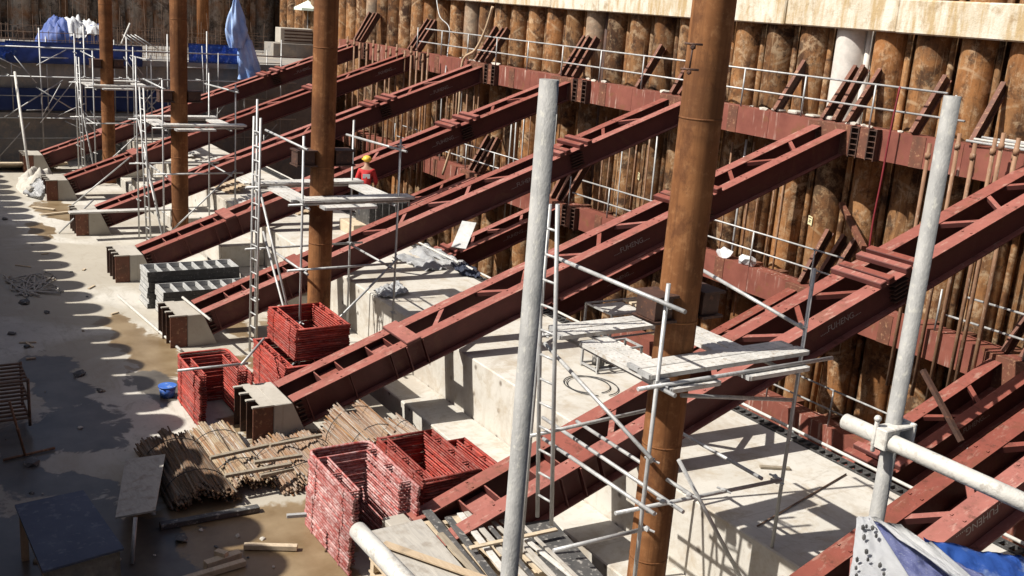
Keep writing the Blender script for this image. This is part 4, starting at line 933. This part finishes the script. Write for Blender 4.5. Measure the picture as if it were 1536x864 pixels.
cloth([P(1284, 776, 2.98), P(1304, 772, 2.96), P(1412, 940, 2.7), P(1264, 940, 2.75)], 24, 24, .008, 8).build('white_underside', 'white_cloth', t)
cloth([P(1306, 773, 2.93), P(1360, 790, 2.91), P(1480, 880, 2.76), P(1440, 872, 2.77)], 24, 6, .01, 11).build('white_hem', 'white_cloth', t)
cloth([P(1384, 812, 2.88), P(1398, 812, 2.88), P(1500, 900, 2.72), P(1460, 900, 2.72)], 16, 4, .006, 12).build('white_hem', 'white_cloth', t)
rnd = random.Random(9); QA = [P(1284, 776, 2.98), P(1304, 772, 2.96), P(1412, 940, 2.7), P(1264, 940, 2.75)]
for j in range(7):
    for i in range(4):
        u = .14 + .22 * i + rnd.uniform(-.04, .04); v = .1 + .075 * j + .02 * (i % 2) + rnd.uniform(-.01, .01)
        if rnd.random() < .35: continue
        p = QA[0].lerp(QA[1], u).lerp(QA[3].lerp(QA[2], u), v); p = p * (1 - .016 / p.length); MB().blob(p, .0042 + .002 * rnd.random(), 1, .15, (1, 1, 1.7), j * 5 + i).build('eyelet', 'black', t)
# ================================================================== THINGS ON THE RAFT
def crate(p, lx, ly, h, lab, name='steel_crate', bars=True, cat='crate'):
    t = thing(name, p, lab, cat); x, y, z = p
    for dx in (0, lx):
        for dy in (0, ly): MB().bar((x + dx, y + dy, z + .002), (x + dx, y + dy, z + h), .04, .04, (1, 0, 0)).build('post', 'galv', t)
    for zz in (.06, h):
        m = MB(); m.bar((x - .02, y, z + zz), (x + lx + .02, y, z + zz), .035, .035); m.bar((x - .02, y + ly, z + zz), (x + lx + .02, y + ly, z + zz), .035, .035)
        m.bar((x, y + .02, z + zz), (x, y + ly - .02, z + zz), .035, .034); m.bar((x + lx, y + .02, z + zz), (x + lx, y + ly - .02, z + zz), .035, .034); m.build('rail', 'galv', t)
    return t
p = ZP(872, 548, CT); rk = crate(p, .5, 1.0, .42, 'galvanised bottle rack on the raft below the steel planks', 'bottle_rack')
for k in range(3): tag(MB().tube([(p.x + .25, p.y + .2 + k * .3, p.z + .08), (p.x + .25, p.y + .2 + k * .3, p.z + .3), (p.x + .25, p.y + .2 + k * .3, p.z + .36)], [.12, .12, .06], 14).build('gas_bottle', 'ply_dark'), '%s dark gas bottle inside the galvanised rack on the raft' % ('left', 'middle', 'right')[k], 'gas bottle', 'gas bottles in the rack')
p = ZP(876, 492, CT); c2 = crate(p, .9, 1.3, .55, 'open galvanised frame crate on the raft behind the far steel plank')
m = MB(); m.box(p.x + .05, p.x + .85, p.y + .05, p.y + .9, p.z + .5, p.z + .52); tag(m.build('pale_board', 'plank'), 'pale sheet lying in the galvanised frame crate', 'sheet')
for k in range(3): tag(MB().bar((p.x + .2 + .2 * k, p.y + .85, p.z + .585), (p.x + .25 + .2 * k, p.y + 1.5, p.z + .585), .1, .04).build('timber_offcut', 'wood'), '%s tan timber offcut on the galvanised frame crate' % ('left', 'middle', 'right')[k], 'timber', 'offcuts on the crate')
m = MB(); c = ZP(880, 578, CT)
for k in range(2): m.tube([(c.x + (.45 + .05 * k) * math.cos(a) + .1 * k, c.y + (.4 + .04 * k) * math.sin(a) + .05 * k, CT + .02 + .004 * k) for a in [2 * math.pi * q / 28 for q in range(27)]], .009, 6)
tag(m.build('hose_coil', 'cable'), 'thin dark hose coiled loosely on the raft right of the ladder', 'hose')
for k, (q, lab) in enumerate(((((588, 383), (642, 360), (704, 396), (640, 402)), 'crumpled white plastic sheet spread on the far part of the raft'), (((560, 432), (596, 418), (614, 436), (574, 444)), 'white bag lying on the shadowed raft before the third strut'), (((676, 392), (712, 396), (722, 414), (690, 408)), 'small blue grey sheet at the back edge of the raft'))):
    pts = [ZP(*x, CT + .1) for x in q]
    tag(cloth(pts, 26, 20, .1 if k == 0 else .07, 20 + k, .006).build('plastic_sheet', 'white_cloth' if k < 2 else 'slate'), lab, 'plastic sheet', 'plastic sheets on the raft')
t = thing('pump_unit', ZP(548, 338, CT), 'black caged machine on the raft below the platform of the second king post', 'machine')
p = ZP(532, 345, CT)
MB().box(p.x, p.x + .9, p.y, p.y + 1.2, CT + .12, CT + .95).build('body', 'black', t, .04)
m = MB()
for k in range(7): m.tube([(p.x + .95, p.y + k * .2, CT + .004), (p.x + .95, p.y + k * .2, CT + 1.1)], .02, 6)
m.build('cage', 'ply_dark', t); MB().tube([(p.x + .4, p.y + .3, CT + .95), (p.x + .4, p.y + .3, CT + 1.25)], .07, 12).build('exhaust', 'black', t)
o = MB().bar(XP(688, 372, -20.2), XP(704, 333, -20.6), .35, .02).build('white_board', 'form'); tag(o, 'white board leaning in the gap below the fourth strut', 'board')
for k, (x, y, s) in enumerate(((-33.4, 10.2, .5), (-34.6, 11.2, .4), (-36.5, 10.4, .6), (-38.4, 11, .5), (-35.6, 9.95, .35), (-40.5, 10.6, .6), (-29.5, 11.2, .4), (-31.2, 10.1, .35))):
    m = MB()
    for j in range(5): m.bar((x - s * 1.4 + random.uniform(-.2, .2), y - .3 + j * .16, CT + .03 + .04 * j), (x + s * 1.4 + random.uniform(-.2, .2), y - .2 + j * .13, CT + .03 + .04 * j), .14, .035)
    tag(m.build('plank_heap', 'plank' if k % 2 else 'ply_tan'), 'heap of %s planks on the far raft, %s from the near end' % ('pale' if k % 2 else 'tan', nth(1 + sorted([-33.4, -34.6, -36.5, -38.4, -35.6, -40.5, -29.5, -31.2], reverse=True).index(x))), 'plank heap', 'plank heaps on the far raft')
# ================================================================== WORKER
def skin_body(name, verts, edges, radii, mat, parent, sub=1):
    me = bpy.data.meshes.new(name); me.from_pydata(verts, edges, []); o = bpy.data.objects.new(name, me); COL.objects.link(o)
    md = o.modifiers.new('skin', 'SKIN'); md.use_smooth_shade = True
    for v, r in zip(me.skin_vertices[0].data, radii): v.radius = (r, r) if not isinstance(r, tuple) else r
    me.skin_vertices[0].data[0].use_root = True
    s = o.modifiers.new('sub', 'SUBSURF'); s.levels = sub; s.render_levels = sub
    dg = bpy.context.evaluated_depsgraph_get(); dg.update(); m2 = bpy.data.meshes.new_from_object(o.evaluated_get(dg)); bpy.data.objects.remove(o)
    m2.materials.clear(); m2.materials.append(MAT[mat])
    for p in m2.polygons: p.use_smooth = True
    o = bpy.data.objects.new(name, m2); COL.objects.link(o)
    if parent: o.parent = parent
    return o
stp = tag(MB().box(-27.05, -26.05, 11.4, 12.4, CT + .003, CT + .32).build('timber_block', 'wood', None, .01), 'low timber block on the raft that the worker stands on', 'timber')
wp = Vector((-26.55, 11.95, CT + .32))
wk = thing('person', wp, 'worker in red shirt and yellow helmet bending behind the steel planks', 'person')
wk.rotation_euler.z = math.radians(-115)
bv = [(0, 0, .93), (0, -.02, 1.12), (0, -.06, 1.3), (0, -.12, 1.44), (0, -.16, 1.52), (0, -.2, 1.62), (0, -.22, 1.7),
      (.17, -.12, 1.41), (.27, -.1, 1.15), (.25, -.28, .95), (.24, -.36, .88), (-.17, -.12, 1.41), (-.27, -.1, 1.15), (-.25, -.28, .95), (-.24, -.36, .88),
      (.1, 0, .86), (.12, -.03, .48), (.12, .02, .1), (.12, -.12, .045), (-.1, 0, .86), (-.12, -.03, .48), (-.12, .02, .1), (-.12, -.12, .045)]
be = [(0, 1), (1, 2), (2, 3), (3, 4), (4, 5), (5, 6), (3, 7), (7, 8), (8, 9), (9, 10), (3, 11), (11, 12), (12, 13), (13, 14), (0, 15), (15, 16), (16, 17), (17, 18), (0, 19), (19, 20), (20, 21), (21, 22)]
br = [.13, .12, .14, .12, .055, .085, .075, .06, .045, .036, .04, .06, .045, .036, .04, .085, .06, .045, .04, .085, .06, .045, .04]
skin_body('body', bv, be, br, 'skin', wk)
sv = [0, 1, 2, 3, 7, 8, 11, 12]
skin_body('shirt', [bv[0], bv[1], bv[2], bv[3], bv[7], (.272, -.1, 1.12), (.255, -.24, 1.0), bv[11], (-.272, -.1, 1.12), (-.255, -.24, 1.0)], [(0, 1), (1, 2), (2, 3), (3, 4), (4, 5), (5, 6), (3, 7), (7, 8), (8, 9)], [.15, .145, .165, .14, .085, .065, .055, .085, .065, .055], 'shirt', wk)
skin_body('trousers', [bv[0], bv[15], bv[16], (.12, .015, .13), bv[19], bv[20], (-.12, .015, .13)], [(0, 1), (1, 2), (2, 3), (0, 4), (4, 5), (5, 6)], [.14, .105, .08, .07, .105, .08, .07], 'trousers', wk)
ROOT[wk.name] = Vector((0, 0, 0))
m = MB(); m.blob((0, -.215, 1.72), .125, 3, 0, (1, 1.12, .8)); m.tube([(0, -.24, 1.70), (0, -.24, 1.715)], .15, 20); m.build('helmet', 'hat', wk)
m = MB(); m.blob((0, -.285, 1.62), .03, 1, 0, (.6, .8, 1)); m.build('nose', 'skin', wk)
m = MB(); m.box(-.1, .1, .075, .088, 1.22, 1.34); m.build('back_print', 'white_cloth', wk)
# ================================================================== FAR END
WX = -46.5
t = thing('concrete_wall', (WX - .3, 7, FL), 'long shaded grey concrete wall across the far end of the slab', 'wall')
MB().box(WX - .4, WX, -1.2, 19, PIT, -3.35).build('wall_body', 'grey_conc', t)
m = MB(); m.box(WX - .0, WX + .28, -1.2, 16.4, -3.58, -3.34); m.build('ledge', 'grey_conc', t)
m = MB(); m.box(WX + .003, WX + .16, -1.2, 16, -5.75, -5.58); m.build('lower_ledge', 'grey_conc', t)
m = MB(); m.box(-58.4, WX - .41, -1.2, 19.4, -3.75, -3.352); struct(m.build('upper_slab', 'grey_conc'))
def hangsheet(x, y0, y1, z0, z1, mat, lab, amp=.05, cat='tarpaulin', seed=1):
    return tag(cloth([(x, y0, z0), (x, y1, z0), (x, y1, z1), (x, y0, z1)], 40, 8, amp, seed, .006).build('sheeting', mat), lab, cat, 'blue sheets on the far wall')
hangsheet(WX + .12, 3.5, 12.8, -5.5, -4.6, 'blue_dull', 'dark blue sheet strip along the middle of the grey wall', .03, seed=2)
hangsheet(WX + .33, 5.2, 10.4, -3.6, -2.75, 'blue_dull', 'dull blue sheeting along the top of the grey wall behind the rails', .06, seed=3)
hangsheet(WX + .35, 12.3, 14.9, -3.35, -2.55, 'blue', 'bright blue sheet tied to the rail on top of the grey wall', .06, seed=4)
hangsheet(WX + .35, 4.2, 5.6, -3.5, -2.8, 'blue', 'blue sheet at the extreme left top of the grey wall', .06, seed=6)
t = thing('scaffold_run', (-45.75, 9, FL), 'far run of tube scaffold along the grey wall', 'scaffold')
for k in range(8):
    y = 4.75 + k * 1.65; tubes(t, 'standard', [((-45.8, y, FL + .003), (-45.8, y, -2.4 + .2 * (k % 3)))], .03)
for z in (-5.72, -4.1, -2.95): tubes(t, 'ledger', [((-45.75, 3.8, z), (-45.75, 17.0, z + .02))], .03)
for a, b in (((5, -5.7), (7.2, -4.2)), ((7.6, -5.4), (6.2, -4.5)), ((9.4, -7.3), (8.2, -5.4)), ((11.5, -4.3), (10.2, -5.6)), ((13.2, -5.5), (11.8, -4.2)), ((9.7, -4.0), (11, -5.6))): tubes(t, 'brace', [((-45.7, a[0], a[1]), (-45.7, b[0], b[1]))], .026)
for y in (5.2, 8, 9.4, 11, 12.6): tubes(t, 'transom', [((-46.2, y, -4.06), (-45.3, y, -4.02)), ((-46.2, y + .3, -5.68), (-45.4, y + .3, -5.64))], .026)
for k in range(9):
    y = 5.4 + k * 1.3; tubes(t, 'standard', [((-46.25, y, -5.55), (-46.25, y, -2.7 + .15 * (k % 2)))], .022)
for z in (-6.6, -4.9, -3.3): tubes(t, 'ledger', [((-46.22, 4.5, z), (-46.22, 16.4, z + .03))], .02)
for k in range(7): tubes(t, 'brace', [((-45.65, 4.6 + k * 1.7, -7.4 + (k % 2) * 1.5), (-45.65, 5.9 + k * 1.7, -5.9 + (k % 2) * 1.7))], .02)
for k in range(26):
    y = random.uniform(4.4, 16); z = random.uniform(-7, -3.2); L = random.uniform(.8, 2.4); a = random.choice((0, .5, 1.1, 1.57, 2.2, 2.7)); x = random.uniform(-45.6, -45.0)
    tubes(t, 'stray_tube', [((x, y - L / 2 * math.cos(a), max(FL + .03, z - L / 2 * math.sin(a))), (x + random.uniform(-.4, .4), y + L / 2 * math.cos(a), z + L / 2 * math.sin(a)))], .02)
# reinforcement starter bars
def bars(x, y0, y1, z0, z1, step, lab, seed):
    rnd = random.Random(seed); m = MB(); y = y0
    while y < y1: m.tube([(x + rnd.uniform(-.3, .3), y, z0), (x + rnd.uniform(-.35, .35), y + rnd.uniform(-.03, .03), z1 + rnd.uniform(-.5, .4))], .011, 5); y += step * rnd.uniform(.6, 1.4)
    for z in (z0 + .25, z0 + .55, z0 + .85):
        if z < z1: m.tube([(x, y0, z), (x, y1, z + .03)], .014, 5)
    o = m.build('rebar_mat', 'rebar'); tag(o, lab, 'rebar', 'reinforcing bars on the far slab'); return o
bars(-48, 4.2, 9.4, -3.35, -2.4, .14, 'row of thin starter bars at the left on the far slab', 1); bars(-49.5, 9.6, 14.5, -3.35, -2.1, .13, 'row of thin starter bars behind the third king post', 2)
bars(-54, 4, 18.5, -3.35, -1.6, .45, 'tall thin bars close before the shaded end wall', 3); bars(-57, 9, 19, -3.35, -.2, .8, 'highest sparse bars against the end wall', 4)
bars(-47.3, 8.6, 12.5, -3.35, -2.6, .11, 'dense low bars along the top edge of the grey wall', 5)
# tarpaulin heap
def heap(px, py, X, wy, wx, h, seed):
    c = XP(px, py, X); rnd = random.Random(seed); t = thing('covered_heap', (c.x, c.y, -3.35), 'blue and white tarpaulin thrown over a heap on the far slab', 'tarpaulin')
    def f(u, v, k=1.):
        a, b = u * 2 - 1, v * 2 - 1; r = max(0, 1 - (a * a) ** 1.5) * max(0, 1 - (b * b) ** 1.5)
        q = Vector((a, b, seed)); z = h * k * r ** .5 * (.85 + .5 * abs(mnoise.noise(q * 2.2)) + .35 * abs(mnoise.noise(q * 5)) + .15 * mnoise.noise(q * 11))
        return Vector((c.x + a * wx * k, c.y + b * wy * k, -3.34 + z))
    MB().grid(24, 40, lambda u, v: f(u, v)).build('blue_sheet', 'blue_dull', t)
    MB().grid(24, 30, lambda u, v: f(.2 + .75 * u, .38 + .5 * v) + Vector((.05, 0, .045 + .03 * math.sin(u * 30 + v * 17)))).build('white_sheet', 'white_cloth', t)
heap(111, 62, -49.5, 1.5, 1.2, 1.25, 2)
def umbrella(px, py, X, r, lab):
    c = XP(px, py, X); t = thing('parasol', (c.x, c.y, -3.35), lab, 'parasol', 'pale green parasols'); m = MB(); n = 8; ap = m.bm.verts.new((c.x, c.y, c.z + .38)); rg = [m.bm.verts.new((c.x + r * math.cos(2 * math.pi * k / n), c.y + r * math.sin(2 * math.pi * k / n), c.z)) for k in range(n)]
    for k in range(n): m.bm.faces.new((ap, rg[k], rg[(k + 1) % n]))
    r2 = [m.bm.verts.new((v.co.x * .999 + c.x * .001, v.co.y * .999 + c.y * .001, c.z - .12)) for v in rg]
    for k in range(n): m.bm.faces.new((rg[k], r2[k], r2[(k + 1) % n], rg[(k + 1) % n]))
    m.build('canopy', 'umbrella', t); MB().tube([(c.x, c.y, -3.35), (c.x, c.y, c.z + .42)], .025, 8).build('pole', 'galv', t)
umbrella(127, 43, -51, .95, 'pale green parasol open on the far slab behind the tarpaulin heap'); umbrella(462, 12, -52.5, .75, 'pale green parasol partly hidden behind the second king post')
# hanging blue cloth
A = XP(354, -6, -46)
t = thing('hanging_sheet', (A.x, A.y, -3.3), 'pale blue sheet hanging from a rope, knotted halfway, far behind', 'tarpaulin')
def hs(y0, y1, w0, w1, w2, X, cx0, cx1, seed):
    def f(u, v):
        wv = w0 + (w1 - w0) * min(1, v * 1.6) if v < .62 else w1 + (w2 - w1) * (v - .62) / .38
        a = u * 2 * math.pi; k = 1 + .16 * math.sin(a * 5 + seed + v * 4) + .1 * math.sin(a * 9 - v * 9)
        c = XP(cx0 + (cx1 - cx0) * v, y0 + (y1 - y0) * v, X); rr = wv / 2 / 32.5
        return c + Vector((.5 * rr * k * math.cos(a), rr * k * math.sin(a), 0))
    return MB().grid(40, 22, f)
hs(-4, 72, 5, 30, 20, -45.7, 354, 356, 1).build('upper_cloth', 'blue_pale', t); hs(46, 119, 12, 26, 34, -45.75, 364, 376, 4).build('lower_cloth', 'blue_pale', t); hs(60, 117, 6, 12, 14, -45.6, 374, 386, 7).build('blue_fold', 'blue_pale', t)
B = XP(352, -60, -46); MB().tube([(A.x, A.y, A.z), (B.x, B.y, B.z)], .02, 6).build('rope', 'cable', t)
# slatted box and far clutter
t = thing('slatted_box', XP(450, 65, -52), 'cream slatted formwork box on the far slab left of the second king post', 'box')
p = XP(452, 66, -52); MB().box(p.x - .8, p.x, p.y - 1.1, p.y + 1.2, p.z, p.z + .75).build('box_body', 'block', t, .02)
m = MB()
for k in range(4): m.box(p.x + .003, p.x + .03, p.y - .9 + .0, p.y + .9, p.z + .1 + k * .16, p.z + .16 + k * .16)
m.build('slat', 'dark_steel', t); MB().box(p.x - 1, p.x + .4, p.y - 1.6, p.y + 1.5, -3.35, p.z - .003).build('base', 'grey_conc', t)
stray(XP(176, 80, -48), XP(195, 35, -48.5), 'bright tube standing aslant on the far slab beside the third king post', .04, 'white_tube')
for k in range(4): stray(XP(184 + k * 6, 52, -48.3), XP(200 + k * 12, 64 + 3 * k, -48), 'white tube lying aslant on the far slab, %s from the left' % nth(k + 1), .022, 'galv', 'tube', 'white tubes on the far slab')
# rubble heap by the seventh footing
t = thing('rubble_heap', ZP(62, 286, FL), 'white rubble heap beside the foot of the seventh strut', 'rubble'); t['kind'] = 'thing'
c = ZP(60, 284, FL); m = MB(); rnd = random.Random(4)
m.grid(26, 26, lambda u, v: Vector((c.x + (u - .5) * 4.2, c.y + (v - .5) * 1.5, FL - .03 + .62 * max(0, 1 - ((u - .5) ** 2 + (v - .5) ** 2) * 4.2) ** .8 * (1 + .3 * math.sin(u * 19 + v * 7) + .35 * mnoise.noise(Vector((u * 5, v * 5, 2))) + .3 * mnoise.noise(Vector((u * 13, v * 13, 2)))))))
m.build('heap_body', 'debris', t)
for k in range(10): MB().blob((c.x + rnd.uniform(-1.5, 1.8), c.y + rnd.uniform(-.6, .6), FL + .15 + rnd.uniform(0, .25)), rnd.uniform(.08, .16), 1, .3, (1.2, 1, .7), k).build('lump', 'debris', t)
o = cloth([c + Vector((1.2, -.7, .05)), c + Vector((2.0, -.3, .02)), c + Vector((1.5, .2, .5)), c + Vector((.8, -.1, .55))], 14, 14, .1, 31, .006).build('white_bag', 'white_cloth'); tag(o, 'crumpled white bag at the front of the rubble heap', 'bag')
for k in range(5):
    o = MB().bar((-45.2 + .25 * k, 3.6 + .1 * k, FL + .05 + .07 * k), (-44.8 + .2 * k, 6.6 + .1 * k, FL + .05 + .07 * k), .3, .06).build('timber_plank', 'wood'); tag(o, 'timber plank piled at the foot of the grey wall, %s from the bottom' % nth(k + 1), 'plank', 'planks at the foot of the grey wall')

rnd = random.Random(12)
for k in range(16):
    px, py = rnd.uniform(20, 330), rnd.uniform(300, 560); p = ZP(px, py, FL + .02); a = rnd.uniform(0, 3.1); L = rnd.uniform(.15, .5)
    if p.y > 5.0 or p.y < .5: continue
    o = MB().bar(p, p + Vector((math.cos(a) * L, math.sin(a) * L, 0)), .05, .025).build('wood_scrap', 'wood'); tag(o, 'thin scrap of timber lying on the open slab, left of the strut feet', 'scrap', 'timber scraps on the slab')
for k in range(22):
    x = rnd.uniform(-40, -13); o = MB().blob((x, WY + .25 + rnd.uniform(-.12, .12), -2.03), rnd.uniform(.05, .12), 1, .35, (1.5, 1, .6), k).build('waler_rubble', 'debris'); tag(o, 'small pale rubble lump lying on top of the upper waler', 'rubble', 'rubble lumps on the upper waler')
o = MB().bar(XP(1384, 555, -9.5), XP(1442, 662, -8.6), .07, .07).build('steel_angle', 'dark_steel'); tag(o, 'dark steel angle slanting over the lower strut right of the right grey pole', 'steel angle')

# thin prop rods and tubes crowding the foot of the pile wall
k = 0
for x0, n, lo, hi in ((-37.5, 9, -7.0, -2.2), (-31.8, 8, -7.2, -2.9), (-26.2, 7, -7.2, -2.9), (-20.6, 6, -7.4, -3.0)):
    for j in range(n):
        x = x0 + j * .42 + rnd.uniform(-.12, .12); k += 1
        o = MB().tube([(x, WY + .62 + rnd.uniform(-.05, .05), lo + rnd.uniform(-.8, .6)), (x + rnd.uniform(-.03, .03), WY + .6, hi + rnd.uniform(-.5, .1))], rnd.choice((.02, .028, .035)), 7).build('prop_rod', rnd.choice(('rod', 'galv', 'rod')))
        tag(o, 'thin upright rod before the piles under the upper waler, %s from the far end' % nth(k), 'rod', 'thin upright rods before the piles')
for j, (px, py, L) in enumerate(((1330, 700, .8), (1180, 640, 1.2), (1250, 652, .9), (1140, 700, .7), (905, 610, 1.0), (720, 470, .9), (640, 470, 1.2))):
    p = ZP(px, py, CT + .025); a = rnd.uniform(-.4, .4) + (1.57 if j % 2 else 0)
    if p.y > CB - .3: continue
    o = MB().bar(p, p + Vector((math.cos(a) * L, math.sin(a) * L * .6, 0)), .07, .03).build('timber_offcut', 'wood_dark'); tag(o, 'grey timber offcut lying on the raft top, %s from the right' % nth(1 + sorted([1330, 1250, 1180, 1140, 905, 720, 640], reverse=True).index(px)), 'timber', 'timber offcuts on the raft')

rnd = random.Random(77); spots = []
for k in range(60):
    px, py = rnd.uniform(5, 430), rnd.uniform(290, 850); p = ZP(px, py, FL + .012)
    if p.y > 4.6 or p.y < .3 or p.x > -12: continue
    o = MB().blob(p, rnd.uniform(.015, .05), 1, .35, (1.4, 1, .5), k).build('stone_chip', rnd.choice(('debris', 'ply_dark', 'debris', 'wood_dark'))); tag(o, 'tiny stone chip or crumb lying on the open slab', 'stone', 'stone chips on the slab')
